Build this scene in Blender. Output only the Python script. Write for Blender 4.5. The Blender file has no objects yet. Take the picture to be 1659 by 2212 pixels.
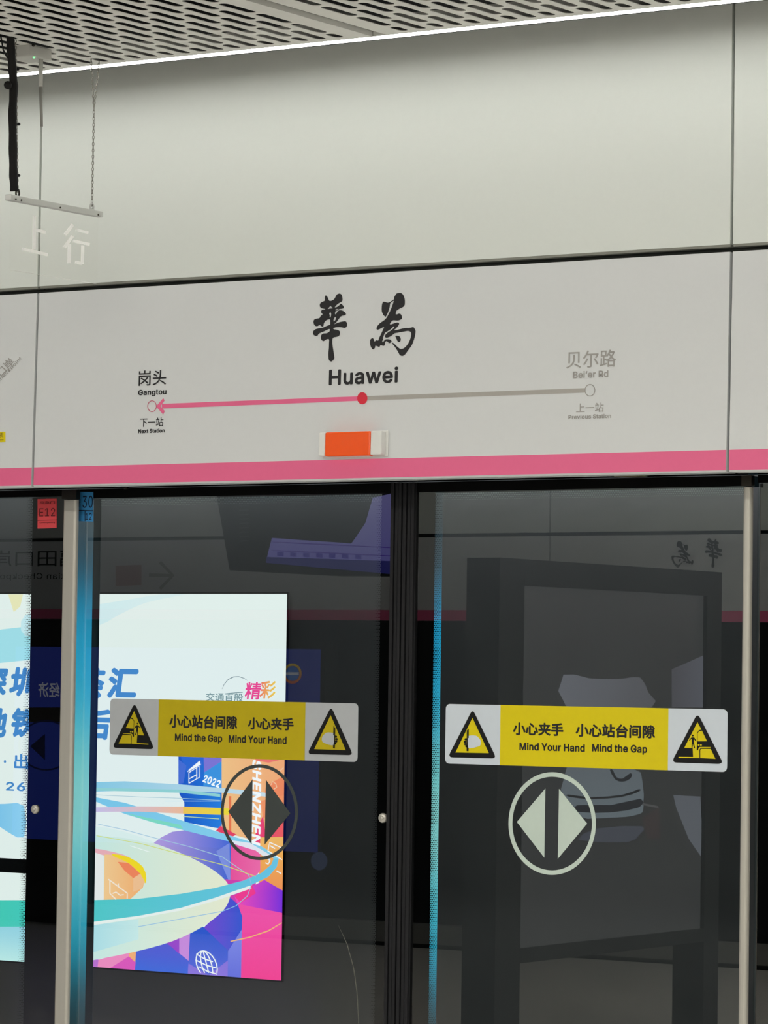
import bpy, bmesh, math, random
from mathutils import Vector, Matrix
random.seed(7)
W, H, F = 1659, 2212, 7668.0
YAW, PITCH, ROLL = 0.58009, 0.045221, 0.014135
CAM = Vector((4.925, -7.5, 1.62))
scene = bpy.context.scene
col = scene.collection

# ------------------------------------------------------------------ camera
fwd = Vector((-math.sin(YAW) * math.cos(PITCH), math.cos(YAW) * math.cos(PITCH), math.sin(PITCH)))
r0 = Vector((math.cos(YAW), math.sin(YAW), 0))
u0 = r0.cross(fwd)
RT = math.cos(ROLL) * r0 + math.sin(ROLL) * u0
UP = -math.sin(ROLL) * r0 + math.cos(ROLL) * u0
cd = bpy.data.cameras.new('camera')
cam = bpy.data.objects.new('camera', cd)
col.objects.link(cam)
cd.sensor_fit = 'VERTICAL'
cd.sensor_height = 36
cd.sensor_width = 27
cd.lens = F / H * 36
cd.clip_end = 100
M = Matrix((RT, UP, -fwd)).transposed().to_4x4()
M.translation = CAM
cam.matrix_world = M
scene.camera = cam

# ------------------------------------------------------------------ world, exposure
world = bpy.data.worlds.new('world')
scene.world = world
world.use_nodes = True
world.node_tree.nodes['Background'].inputs[0].default_value = (1, 1, 0.97, 1)
world.node_tree.nodes['Background'].inputs[1].default_value = 0.02
vs = scene.view_settings
vs.view_transform = 'Standard'
vs.look = 'None'
vs.exposure = 0
vs.gamma = 1
vs.use_curve_mapping = False
EDGE_LED, ROOF_LED, TUNNEL_FILL = 17.0, 25.2, 16.0      # radiance of the ceiling-edge strip, the platform strips and the added tunnel fill lamp


# ------------------------------------------------------------------ colours and materials
def lin(c):
    return tuple((x / 255 / 12.92) if x / 255 <= .04045 else ((x / 255 + .055) / 1.055) ** 2.4 for x in c)


MATS = {}


def mat(name, rgb, rough=.5, metal=0., spec=.5, noise=0., scale=20., emit=0., srgb=True, bump=0., stretch=None):
    if name in MATS:
        return MATS[name]
    m = bpy.data.materials.new(name)
    m.use_nodes = True
    n = m.node_tree
    b = n.nodes['Principled BSDF']
    c = lin(rgb) if srgb else rgb
    b.inputs['Base Color'].default_value = (*c, 1)
    b.inputs['Roughness'].default_value = rough
    b.inputs['Metallic'].default_value = metal
    b.inputs['Specular IOR Level'].default_value = spec
    if emit:
        b.inputs['Emission Color'].default_value = (*c, 1)
        b.inputs['Emission Strength'].default_value = emit
    if noise or bump:
        tc = n.nodes.new('ShaderNodeTexCoord')
        nz = n.nodes.new('ShaderNodeTexNoise')
        nz.inputs['Scale'].default_value = scale
        nz.inputs['Detail'].default_value = 5
        if stretch:
            mp = n.nodes.new('ShaderNodeMapping')
            mp.inputs['Scale'].default_value = stretch
            n.links.new(tc.outputs['Object'], mp.inputs[0])
            n.links.new(mp.outputs[0], nz.inputs['Vector'])
        else:
            n.links.new(tc.outputs['Object'], nz.inputs['Vector'])
        if noise:
            mr = n.nodes.new('ShaderNodeMix')
            mr.data_type = 'RGBA'
            mr.inputs['A'].default_value = (*[x * (1 - noise) for x in c], 1)
            mr.inputs['B'].default_value = (*[min(1, x * (1 + noise)) for x in c], 1)
            n.links.new(nz.outputs['Fac'], mr.inputs['Factor'])
            n.links.new(mr.outputs['Result'], b.inputs['Base Color'])
        if bump:
            bp = n.nodes.new('ShaderNodeBump')
            bp.inputs['Strength'].default_value = bump
            bp.inputs['Distance'].default_value = .002
            n.links.new(nz.outputs['Fac'], bp.inputs['Height'])
            n.links.new(bp.outputs[0], b.inputs['Normal'])
    MATS[name] = m
    return m


def glass_mat(name, ior, tint, gloss=True):
    m = bpy.data.materials.new(name)
    m.use_nodes = True
    n = m.node_tree
    n.nodes.remove(n.nodes['Principled BSDF'])
    out = n.nodes['Material Output']
    t = n.nodes.new('ShaderNodeBsdfTransparent')
    t.inputs[0].default_value = (*tint, 1)
    if gloss:
        g = n.nodes.new('ShaderNodeBsdfGlossy')
        g.inputs['Roughness'].default_value = 0.0
        g.inputs['Color'].default_value = (1, 1, 1, 1)
        fr = n.nodes.new('ShaderNodeFresnel')
        fr.inputs['IOR'].default_value = ior
        mx = n.nodes.new('ShaderNodeMixShader')
        n.links.new(fr.outputs[0], mx.inputs[0])
        n.links.new(t.outputs[0], mx.inputs[1])
        n.links.new(g.outputs[0], mx.inputs[2])
        n.links.new(mx.outputs[0], out.inputs[0])
    else:
        n.links.new(t.outputs[0], out.inputs[0])
    MATS[name] = m
    return m


def print_mat(name, strength):
    """a backlit print: its inks are the colour attribute, its lamp the strength"""
    m = bpy.data.materials.new(name)
    m.use_nodes = True
    n = m.node_tree
    b = n.nodes['Principled BSDF']
    a = n.nodes.new('ShaderNodeAttribute')
    a.attribute_name = 'ink'
    b.inputs['Base Color'].default_value = (.02, .02, .02, 1)
    b.inputs['Roughness'].default_value = .3
    n.links.new(a.outputs['Color'], b.inputs['Emission Color'])
    b.inputs['Emission Strength'].default_value = strength
    MATS[name] = m
    return m


m_wall = mat('pale_enamel', (225, 229, 224), .42, 0, .35, .015, 60)
m_fascia = mat('fascia_enamel', (221, 223, 224), .5, 0, .3, .015, 70)
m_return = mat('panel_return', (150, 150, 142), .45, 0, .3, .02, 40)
m_void = mat('shadow_gap', (58, 60, 56), .8, 0, .2, .1, 30)
m_black = mat('black_paint', (9, 9, 10), .5, 0, .3, .1, 40)
m_frit = mat('black_frit', (5, 5, 5), .6, 0, .1, .1, 40)
m_dots = mat('grey_frit_dots', (215, 220, 218), .6, 0, .2, .05, 40)
m_rubber = mat('seal_rubber', (30, 30, 33), .65, 0, .25, .12, 60)
m_ink = mat('black_ink', (38, 37, 39), .5, 0, .3, .05, 60)
m_greyink = mat('grey_ink', (163, 160, 156), .5, 0, .3, .05, 60)
m_greyline = mat('grey_line', (176, 172, 166), .5, 0, .3, .03, 60)
m_pink = mat('pink_film', (240, 108, 152), .4, 0, .35, .02, 80)
m_red = mat('red_film', (225, 36, 62), .4, 0, .35, .02, 80)
m_steel = mat('satin_steel', (198, 194, 184), .36, .35, .5, .05, 8, stretch=(30, 30, .6))
m_reveal = mat('polished_reveal', (214, 222, 224), .17, 1., .5, .04, 60)
m_soffit = mat('polished_soffit', (120, 124, 126), .09, 1., .5, .03, 30)
m_brass = mat('worn_brass', (150, 135, 85), .35, 1., .5, .1, 60)
m_ceil = mat('ceiling_enamel', (234, 233, 228), .5, 0, .3, .03, 30)
m_ceilvoid = mat('ceiling_void', (4, 4, 4), .9, 0, .1, .1, 10)
m_white = mat('white_plastic', (232, 232, 228), .35, 0, .4, .02, 60)
m_greybox = mat('grey_plastic', (196, 195, 190), .5, 0, .3, .03, 40)
m_orange = mat('orange_lens', (236, 84, 16), .15, 0, .5, .04, 50, emit=.18)
m_yellow = mat('yellow_film', (232, 212, 2), .4, 0, .35, .03, 50)
m_paleblue = mat('white_film', (217, 226, 236), .4, 0, .35, .02, 50)
m_yellowdim = mat('dimmed_yellow_film', (196, 176, 14), .35, 0, .4, .06, 30)  # yellow film with its dimness against the lit poster put into the colour
m_whitedim = mat('dimmed_white_film', (186, 190, 194), .35, 0, .4, .05, 30)  # white film darkened the same way, shade held in the colour
m_mint = mat('pale_frosted_film', (205, 220, 210), .5, 0, .3, .03, 80)
m_mintdim = mat('dimmed_frosted_film', (66, 72, 71), .5, 0, .3, .04, 80)  # shaded copy of the pale frosted film, dark as against the lit poster
m_conduit = mat('black_sleeve', (22, 20, 20), .7, 0, .3, .3, 90, bump=.6)
m_chain = mat('zinc_chain', (150, 148, 140), .35, 1.)
m_alu = mat('aluminium', (205, 205, 202), .38, .6, .5, .03, 40)
m_alud = mat('dark_screw', (70, 66, 60), .4, 1.)
m_engrave = mat('frosted_engraving', (252, 252, 248), .35, 0, .5, .02, 80)
_n = m_engrave.node_tree
_t = _n.nodes.new('ShaderNodeBsdfTranslucent')
_t.inputs[0].default_value = (1, 1, .98, 1)
_a = _n.nodes.new('ShaderNodeAddShader')
_m = _n.nodes.new('ShaderNodeMixShader')
_m.inputs[0].default_value = .5
_n.links.new(_n.nodes['Principled BSDF'].outputs[0], _m.inputs[1])
_n.links.new(_t.outputs[0], _m.inputs[2])
_n.links.new(_m.outputs[0], _n.nodes['Material Output'].inputs[0])
_n.nodes.remove(_a)
_n.nodes['Principled BSDF'].inputs['Emission Color'].default_value = (1, 1, .97, 1)
_n.nodes['Principled BSDF'].inputs['Emission Strength'].default_value = .13      # glow added to the engraved strokes so they read brighter than the wall
m_redstk = mat('red_sticker', (226, 78, 84), .5, 0, .3, .06, 60)
m_redtxt = mat('dark_red_ink', (112, 26, 34), .5)
m_bluestk = mat('blue_sticker', (58, 140, 200), .5, 0, .3, .06, 60)
m_bluetxt = mat('navy_ink', (10, 30, 62), .5)
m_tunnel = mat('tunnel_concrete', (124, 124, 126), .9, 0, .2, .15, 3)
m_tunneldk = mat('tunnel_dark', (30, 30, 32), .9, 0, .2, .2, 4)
m_floor = mat('polished_granite', (212, 209, 203), .3, 0, .5, .08, 25)
m_doorglass = mat('dark_door_glass', (9, 10, 12), .35, 0, .3, .1, 5)
m_kick = mat('kick_plate', (150, 150, 145), .4, .3, .5, .04, 20)
m_framed = mat('dark_grey_frame', (44, 47, 49), .5, 0, .3, .08, 20)
m_screenbody = mat('monitor_body', (34, 37, 38), .5, 0, .3, .08, 20)
m_diff = mat('led_diffuser', (255, 255, 250), .5, emit=EDGE_LED)
m_diff2 = mat('led_diffuser_platform', (255, 253, 246), .5, emit=ROOF_LED)
m_green = mat('green_led', (120, 255, 150), .4, emit=1.6)
m_gfront = glass_mat('door_glass', 2.2, (.93, .965, .955))
m_gclear = glass_mat('door_glass_inner', 1.5, (.97, .985, .98), False)
m_acryl = glass_mat('clear_acrylic', 1.3, (.995, .995, .992))
m_acryl2 = glass_mat('clear_acrylic_inner', 1.4, (.995, .995, .992), False)
m_acedge = bpy.data.materials.new('acrylic_edge')
m_acedge.use_nodes = True
_n = m_acedge.node_tree
_n.nodes.remove(_n.nodes['Principled BSDF'])
_t = _n.nodes.new('ShaderNodeBsdfTranslucent')
_t.inputs[0].default_value = (.95, .95, .92, 1)
_n.links.new(_t.outputs[0], _n.nodes['Material Output'].inputs[0])
m_cover = glass_mat('lamp_cover', 1.45, (.985, .985, .985))
p_ad = print_mat('backlit_print', 1.12)
p_ad2 = print_mat('backlit_print_cyan', 1.4)
p_blue = print_mat('backlit_print_blue', .5)
p_car = print_mat('backlit_print_grey', 1.25)
p_scr = print_mat('screen_picture', 1.0)


# ------------------------------------------------------------------ naming helpers
def tag(o, label=None, cat=None, group=None, kind=None):
    if label: o['label'] = label
    if cat: o['category'] = cat
    if group: o['group'] = group
    if kind: o['kind'] = kind
    return o


def thing(name, label, cat, loc=(0, 0, 0), group=None):
    o = bpy.data.objects.new(name, None)
    o.empty_display_size = .1
    col.objects.link(o)
    o.location = loc
    return tag(o, label, cat, group)


# ------------------------------------------------------------------ mesh builder
class MB:
    def __init__(s):
        s.v, s.f, s.mi, s.ink, s.sm, s.mats = [], [], [], [], [], []
        s.cur = 0

    def use(s, m):
        if m not in s.mats:
            s.mats.append(m)
        s.cur = s.mats.index(m)
        return s

    def add(s, verts, faces, ink=None, smooth=False):
        b = len(s.v)
        s.v += [Vector(p) for p in verts]
        s.f += [tuple(i + b for i in f) for f in faces]
        s.mi += [s.cur] * len(faces)
        s.sm += [smooth] * len(faces)
        if ink is None:
            ink = [(1, 1, 1)] * len(verts)
        elif not isinstance(ink, list):
            ink = [ink] * len(verts)
        s.ink += ink
        return s

    def box(s, a, b):
        (x0, y0, z0), (x1, y1, z1) = [[f(p, q) for p, q in zip(a, b)] for f in (min, max)]
        v = [(x, y, z) for z in (z0, z1) for y in (y0, y1) for x in (x0, x1)]
        return s.add(v, [(0, 2, 3, 1), (4, 5, 7, 6), (0, 1, 5, 4), (2, 6, 7, 3), (0, 4, 6, 2), (1, 3, 7, 5)])

    def prism(s, pts, d):
        """closed outline (3-D points) pushed along the vector d"""
        n = len(pts)
        d = Vector(d)
        v = [Vector(p) for p in pts] + [Vector(p) + d for p in pts]
        return s.add(v, [tuple(range(n)), tuple(range(2 * n - 1, n - 1, -1))] + [(i, i + n, (i + 1) % n + n, (i + 1) % n) for i in range(n)])

    def tube(s, path, r, seg=12, cap=True):
        path = [Vector(p) for p in path]
        rs = r if isinstance(r, (list, tuple)) else [r] * len(path)
        v, f = [], []
        prev = None
        for i, p in enumerate(path):
            t = (path[min(i + 1, len(path) - 1)] - path[max(i - 1, 0)]).normalized()
            a = t.cross(Vector((0, 0, 1))) if abs(t.z) < .95 else t.cross(Vector((1, 0, 0)))
            a.normalize()
            if prev is not None:
                a = (prev - t * prev.dot(t)).normalized()
            prev = a
            b = t.cross(a)
            for k in range(seg):
                w = 2 * math.pi * k / seg
                v.append(p + rs[i] * (a * math.cos(w) + b * math.sin(w)))
        for i in range(len(path) - 1):
            for k in range(seg):
                k2 = (k + 1) % seg
                f.append((i * seg + k, i * seg + k2, (i + 1) * seg + k2, (i + 1) * seg + k))
        if cap:
            f += [tuple(range(seg - 1, -1, -1)), tuple((len(path) - 1) * seg + k for k in range(seg))]
        return s.add(v, f, smooth=True)

    def ball(s, c, r, seg=12, rings=8, sc=(1, 1, 1)):
        v, f = [], []
        for i in range(rings + 1):
            t = math.pi * i / rings
            for k in range(seg):
                w = 2 * math.pi * k / seg
                v.append(Vector(c) + r * Vector((math.sin(t) * math.cos(w) * sc[0], math.sin(t) * math.sin(w) * sc[1], math.cos(t) * sc[2])))
        for i in range(rings):
            for k in range(seg):
                k2 = (k + 1) % seg
                f.append((i * seg + k, (i + 1) * seg + k, (i + 1) * seg + k2, i * seg + k2))
        return s.add(v, f, smooth=True)

    def ring(s, c, ax, L, wd, r, seg=12):
        """one chain link: an oval of length L and width wd in the plane (down, ax)"""
        c, ax = Vector(c), Vector(ax).normalized()
        dn = Vector((0, 0, -1))
        nrm = dn.cross(ax)
        v, f, q = [], [], 5
        for i in range(seg):
            w = 2 * math.pi * i / seg
            ctr = c + dn * (L / 2 * math.cos(w)) + ax * (wd / 2 * math.sin(w))
            o = (dn * math.cos(w) + ax * math.sin(w)).normalized()
            for k in range(q):
                t = 2 * math.pi * k / q
                v.append(ctr + r * (o * math.cos(t) + nrm * math.sin(t)))
        for i in range(seg):
            for k in range(q):
                i2, k2 = (i + 1) % seg, (k + 1) % q
                f.append((i * q + k, i2 * q + k, i2 * q + k2, i * q + k2))
        return s.add(v, f, smooth=True)

    def build(s, name, m=None, parent=None, bevel=0, fixn=True):
        me = bpy.data.meshes.new(name)
        me.from_pydata([tuple(p) for p in s.v], [], s.f)
        for mm in (s.mats or [m]):
            me.materials.append(mm)
        if s.mats:
            me.polygons.foreach_set('material_index', s.mi)
        me.polygons.foreach_set('use_smooth', s.sm)
        a = me.color_attributes.new('ink', 'FLOAT_COLOR', 'POINT')
        for i, c in enumerate(s.ink):
            a.data[i].color = (*c, 1)
        if fixn:
            bm = bmesh.new()
            bm.from_mesh(me)
            bmesh.ops.recalc_face_normals(bm, faces=bm.faces)
            bm.to_mesh(me)
            bm.free()
        o = bpy.data.objects.new(name, me)
        col.objects.link(o)
        if parent is not None:
            o.parent = parent
            p, off = parent, Vector(parent.location)
            while p.parent is not None:
                p = p.parent
                off += Vector(p.location)
            o.location = -off          # meshes are written in room coordinates
            if parent.parent is not None or parent.type == 'MESH':
                o.location = (0, 0, 0)
        if bevel:
            b = o.modifiers.new('edge', 'BEVEL')
            b.width = bevel
            b.segments = 3
            b.limit_method = 'ANGLE'
        return o


# ------------------------------------------------------------------ planes the flat work lies on
class Plane:
    """origin, two axes; px() turns a photo pixel into its (u, v), seen straight or in the door glass"""

    def __init__(s, O, U, V, mirror=False):
        s.O, s.U, s.V, s.mirror = Vector(O), Vector(U).normalized(), Vector(V).normalized(), mirror
        s.N = s.U.cross(s.V)
        c = Vector((CAM.x, 2 * GY - CAM.y, CAM.z)) if mirror else CAM
        if s.N.dot(c - s.O) < 0:
            s.N = -s.N

    def px(s, x, y):
        d = fwd + RT * ((x - W / 2) / F) - UP * ((y - H / 2) / F)
        c = CAM
        if s.mirror:
            d = Vector((d.x, -d.y, d.z))
            c = Vector((CAM.x, 2 * GY - CAM.y, CAM.z))
        p = c + d * ((s.O - c).dot(s.N) / d.dot(s.N)) - s.O
        return p.dot(s.U), p.dot(s.V)

    def P(s, u, v, n=0.):
        return s.O + s.U * u + s.V * v + s.N * n

    def at(s, x, y, n=0.):
        return s.P(*s.px(x, y), n)


def smooth(pts, k=4):
    n, out = len(pts), []
    for i in range(n):
        p0, p1, p2, p3 = [pts[(i + j) % n] for j in (-1, 0, 1, 2)]
        for q in range(k):
            t = q / k
            out.append(tuple(.5 * (2 * b + (c - a) * t + (2 * a - 5 * b + 4 * c - d) * t * t + (3 * b - a - 3 * c + d) * t ** 3) for a, b, c, d in zip(p0, p1, p2, p3)))
    return out


def shape2d(loops=None, text=None, bold=0., extrude=.5, res=4):
    """fill 2-D outlines (holes by even-odd) or set type; returns verts (x, y, z in -1..1) and faces"""
    if text is not None:
        c = bpy.data.curves.new('t', 'FONT')
        c.body = text
        c.resolution_u = res
        c.offset = bold
        c.fill_mode = 'BOTH'
    else:
        c = bpy.data.curves.new('t', 'CURVE')
        c.dimensions = '2D'
        c.fill_mode = 'BOTH'
        for L in loops:
            sp = c.splines.new('POLY')
            sp.points.add(len(L) - 1)
            for p, q in zip(sp.points, L):
                p.co = (q[0], q[1], 0, 1)
            sp.use_cyclic_u = True
    c.extrude = extrude
    o = bpy.data.objects.new('t', c)
    col.objects.link(o)
    dg = bpy.context.evaluated_depsgraph_get()
    me = bpy.data.meshes.new_from_object(o.evaluated_get(dg))
    v = [tuple(p.co) for p in me.vertices]
    f = [tuple(p.vertices) for p in me.polygons]
    bpy.data.objects.remove(o)
    bpy.data.curves.remove(c)
    bpy.data.meshes.remove(me)
    return v, f


# outlines of the Latin letters and figures used in the lettering (1/1000 units)
LATIN = {
    'H': (517, '60,0 60,509 125,509 125,289 392,289 392,509 457,509 457,0 392,0 392,232 125,232 125,0'),
    'u': (410, '182,-5 164,-4 146,-1 130,4 115,11 101,20 89,31 78,44 69,59 62,76 57,95 54,116 53,139 53,379 114,379 114,144 115,123 119,105 127,89 137,75 150,64 164,56 181,52 200,50 213,51 226,53 238,57 249,62 259,69 268,77 276,86 283,97 289,109 293,122 295,137 296,153 296,379 357,379 357,0 298,0 298,92 307,92 297,67 286,47 272,30 257,17 240,7 222,0 203,-4'),
    'a': (389, '160,-9 142,-8 126,-5 110,-1 94,5 80,12 68,22 57,32 48,45 40,58 35,73 31,90 30,108 31,123 34,138 38,150 43,161 50,171 58,179 67,187 78,193 89,199 100,203 112,207 125,211 138,213 152,216 165,218 178,220 234,227 244,228 252,230 259,232 265,235 270,238 273,243 275,248 276,255 276,257 275,268 273,279 271,288 267,297 262,304 256,311 248,317 240,322 230,326 220,329 208,330 196,331 183,330 171,329 159,326 149,322 140,318 132,313 124,307 118,301 112,294 107,288 103,281 100,274 41,291 48,308 57,322 67,335 79,346 91,355 104,364 118,370 133,375 148,379 163,382 179,384 194,384 204,384 215,383 227,382 239,379 251,376 263,372 275,367 286,360 296,353 306,343 315,333 322,320 329,306 333,290 336,272 337,251 337,0 277,0 277,52 272,52 269,45 264,38 258,32 252,25 244,18 236,12 226,6 215,1 203,-3 190,-6 176,-8|170,45 187,46 202,49 216,53 228,59 239,66 248,74 257,83 263,93 269,104 272,115 275,126 276,138 276,190 273,188 270,186 265,184 259,182 253,180 246,179 239,177 231,176 200,171 175,168 165,166 154,164 144,162 134,159 125,155 117,150 110,145 103,139 98,132 95,124 93,115 92,105 92,95 94,87 98,79 102,72 107,66 114,61 121,56 130,52 139,49 149,47 159,46'),
    'w': (567, '138,0 23,379 87,379 133,214 138,196 143,177 149,157 154,137 159,115 165,91 170,67 175,41 165,41 170,66 175,90 180,113 186,135 191,156 196,176 201,195 206,214 252,379 316,379 362,214 366,196 371,176 376,157 382,136 387,114 392,91 397,67 402,41 391,41 397,66 402,90 408,113 413,135 418,156 423,176 429,195 434,214 480,379 545,379 429,0 368,0 319,172 305,225 301,239 297,252 294,266 291,280 277,338 291,338 277,280 263,225 259,211 255,198 252,185 248,172 199,0'),
    'e': (404, '212,-8 185,-7 161,-2 138,6 117,16 98,30 82,46 68,64 56,85 46,108 40,132 35,159 34,187 35,215 39,242 46,267 55,290 67,311 81,329 97,346 115,359 135,370 157,378 180,383 205,384 221,384 236,382 251,379 266,374 280,368 294,361 307,351 319,341 331,329 341,315 350,299 357,282 363,263 368,242 370,219 371,194 371,169 75,169 75,221 338,221 310,202 309,220 307,237 303,254 298,269 291,282 283,294 273,305 263,314 250,321 237,326 222,329 205,330 189,329 173,326 159,321 146,313 135,304 125,294 116,282 109,270 103,256 99,241 97,226 96,211 96,178 97,157 100,139 104,122 110,106 118,92 128,80 139,70 151,61 165,55 179,50 195,47 212,46 224,47 234,48 244,50 254,53 263,56 271,61 278,66 285,73 292,80 297,88 302,96 306,105 365,91 360,77 353,63 345,51 335,39 324,29 311,19 298,11 283,4 266,-1 249,-5 231,-7'),
    'i': (167, '53,0 53,379 114,379 114,0|84,443 75,444 67,446 60,449 54,455 48,461 44,468 42,475 41,483 42,491 44,499 48,506 54,512 60,517 67,521 75,523 84,524 92,523 100,521 107,517 114,512 119,506 123,499 126,491 126,483 126,475 123,468 119,461 114,455 107,449 100,446 92,444'),
    'G': (520, '269,-7 236,-5 205,1 176,11 149,25 125,43 104,64 85,88 69,116 57,146 47,179 42,215 40,254 42,293 47,329 57,362 69,393 85,421 103,445 125,466 149,484 175,498 203,508 233,514 265,516 285,515 304,513 322,509 340,504 358,497 374,489 389,480 403,469 416,458 429,445 439,431 449,416 458,401 465,384 470,367 474,349 408,349 404,361 399,372 393,383 387,393 380,403 373,411 365,420 356,427 347,434 337,439 326,444 315,448 304,452 291,454 279,455 265,456 243,454 222,450 202,443 183,432 166,419 150,404 137,385 125,364 116,340 109,314 105,285 103,254 105,223 109,194 116,168 125,145 137,124 151,105 166,90 184,76 203,66 224,59 246,54 269,53 290,54 309,57 328,63 345,71 360,81 374,93 386,107 396,123 404,141 410,160 414,180 415,202 434,199 283,199 283,256 478,256 478,200 476,170 471,141 463,115 451,91 436,69 419,50 399,33 377,19 352,8 326,0 298,-5'),
    'n': (410, '114,227 114,0 53,0 53,379 112,379 112,287 102,287 112,312 124,332 137,349 152,362 169,372 187,379 207,383 227,384 246,383 264,380 280,376 295,369 309,360 321,349 332,336 341,321 348,304 353,285 356,264 357,240 357,0 296,0 296,235 295,256 290,275 283,291 273,304 260,315 246,323 229,328 210,329 197,328 184,326 172,322 161,317 150,311 141,303 133,293 126,283 121,271 117,257 114,243'),
    'g': (425, '207,-151 187,-150 168,-148 150,-144 134,-140 119,-134 105,-127 93,-119 82,-110 73,-101 64,-91 57,-80 51,-69 101,-41 106,-47 110,-53 116,-59 122,-66 128,-72 136,-78 145,-83 154,-88 165,-92 178,-95 192,-97 207,-97 229,-96 249,-92 267,-85 282,-75 295,-62 304,-47 310,-28 311,-6 311,68 306,68 302,62 298,56 293,49 287,41 280,34 272,28 263,21 252,16 241,11 227,8 212,5 195,5 173,6 152,10 132,17 113,27 95,39 80,53 67,71 55,90 46,112 39,136 35,163 34,191 35,220 39,246 46,271 55,293 66,314 80,332 95,347 112,361 131,371 152,378 173,383 196,384 213,384 228,382 242,378 253,373 264,367 273,360 281,353 288,346 294,338 299,331 304,325 308,319 313,319 313,379 372,379 372,-9 371,-32 367,-54 360,-73 350,-90 338,-104 324,-117 308,-127 291,-136 271,-142 251,-147 229,-150|205,59 222,60 237,63 251,68 264,75 275,84 285,95 293,107 300,121 305,137 309,154 312,172 312,193 312,212 309,231 305,248 300,264 293,278 285,291 275,303 264,312 251,320 237,325 222,329 205,330 188,329 172,325 158,320 145,312 134,302 124,290 115,277 109,262 103,246 99,229 97,212 96,193 97,173 99,155 103,138 109,123 116,108 124,96 134,85 145,76 158,68 172,63 188,60'),
    't': (227, '204,379 204,327 6,327 6,379|65,471 126,471 126,98 127,86 128,76 132,68 136,61 142,56 150,53 159,51 170,50 185,51 202,54 213,2 208,0 203,-1 198,-2 192,-3 186,-3 180,-4 174,-4 168,-4 145,-3 125,2 107,10 92,21 80,35 72,52 67,71 65,93'),
    'o': (415, '207,-8 182,-7 159,-2 137,6 117,16 98,30 82,46 68,64 56,85 46,108 40,133 36,159 34,187 36,216 40,243 46,268 56,291 68,312 82,330 98,346 117,360 137,371 159,378 182,383 207,384 233,383 256,378 278,371 299,360 317,346 333,330 347,312 359,291 369,268 376,243 380,216 381,187 380,159 376,133 369,108 359,85 347,64 333,46 317,30 299,16 278,6 256,-2 233,-7|207,46 226,48 242,51 257,57 270,66 282,76 292,89 300,102 307,117 312,134 316,151 318,169 319,187 318,206 316,224 312,242 307,258 300,274 292,287 282,300 270,310 257,319 242,325 226,329 207,330 189,329 173,325 158,319 145,310 134,300 124,287 115,274 108,258 103,242 99,224 97,206 96,187 97,169 99,151 103,134 108,117 115,102 124,89 134,76 145,66 158,57 173,51 189,48'),
    'N': (523, '60,0 60,509 136,509 343,183 347,176 352,169 357,160 363,151 369,141 375,130 381,119 388,107 394,94 401,82 407,68 414,55 405,54 403,68 402,81 401,95 401,108 400,121 400,134 399,146 399,157 399,195 399,509 463,509 463,0 387,0 202,290 177,331 171,342 164,354 156,367 148,381 108,452 119,454 122,384 124,328 125,291 125,0'),
    'x': (379, '21,0 171,218 171,171 29,379 100,379 147,306 156,292 164,279 172,266 179,253 186,241 193,229 200,217 207,206 175,206 183,217 190,229 196,241 202,253 209,266 216,279 224,292 233,306 282,379 352,379 209,169 209,214 358,0 287,0 231,85 222,99 214,112 207,124 200,136 193,148 187,159 180,171 173,182 205,182 198,171 191,159 185,148 178,136 172,124 165,112 157,99 148,85 91,0'),
    'S': (447, '224,-9 197,-8 172,-4 149,1 128,9 108,19 91,31 76,45 64,60 54,77 46,96 41,115 38,137 104,137 107,123 110,110 116,98 123,88 132,79 142,71 154,64 166,59 180,55 194,52 209,50 224,49 241,50 257,52 272,55 286,60 299,66 311,74 321,82 329,92 336,102 341,114 345,126 346,139 345,151 342,161 338,171 332,179 325,186 316,193 307,199 296,205 284,209 272,214 259,218 245,222 184,239 154,249 128,260 105,274 86,289 71,307 60,326 54,348 52,372 53,393 58,413 65,431 75,448 87,463 102,476 119,488 138,498 158,506 180,511 203,514 227,516 252,514 275,511 296,505 316,498 334,488 351,476 365,463 377,449 387,433 394,415 399,397 401,378 337,378 334,396 326,412 316,426 302,437 286,447 267,453 247,457 225,459 209,458 194,456 180,452 167,448 156,442 145,435 136,427 129,418 123,409 118,398 116,387 115,376 116,363 119,352 124,342 131,334 139,326 148,319 158,313 169,308 180,304 191,300 202,296 212,293 264,279 276,276 287,272 299,268 312,264 324,258 336,252 347,245 359,238 369,229 379,220 387,209 395,198 401,185 405,171 407,155 408,139 407,118 403,99 396,81 386,64 374,48 360,34 343,21 323,11 302,2 278,-4 252,-8'),
    'B': (456, '60,0 60,509 241,509 266,508 289,504 310,499 329,491 345,481 359,469 371,456 381,442 388,426 394,410 397,392 398,374 397,358 395,344 392,331 387,320 380,310 373,301 365,293 356,286 347,280 336,275 326,270 315,267 315,262 327,261 339,257 351,252 363,245 374,237 385,227 394,216 402,203 409,189 414,173 417,155 418,136 417,117 413,100 408,83 400,67 390,52 377,39 362,28 344,18 324,10 301,4 275,1 247,0|125,57 245,57 272,58 296,63 315,70 330,80 341,92 349,105 354,120 355,137 355,149 352,161 348,173 342,184 335,194 327,203 317,211 306,218 293,224 279,228 264,230 248,231 125,231|125,285 238,285 252,286 265,288 277,291 288,296 299,302 308,309 316,317 323,326 329,337 333,348 335,359 336,372 334,388 330,403 323,417 313,429 299,439 283,446 263,450 240,452 125,452'),
    'r': (259, '53,0 53,379 112,379 112,321 115,321 122,335 130,347 140,358 152,367 166,375 181,380 196,384 213,385 229,384 243,384 243,322 230,324 224,325 219,325 213,326 207,326 194,325 182,323 170,319 159,315 149,309 140,301 132,293 126,284 121,273 117,262 114,250 114,237 114,0'),
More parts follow.
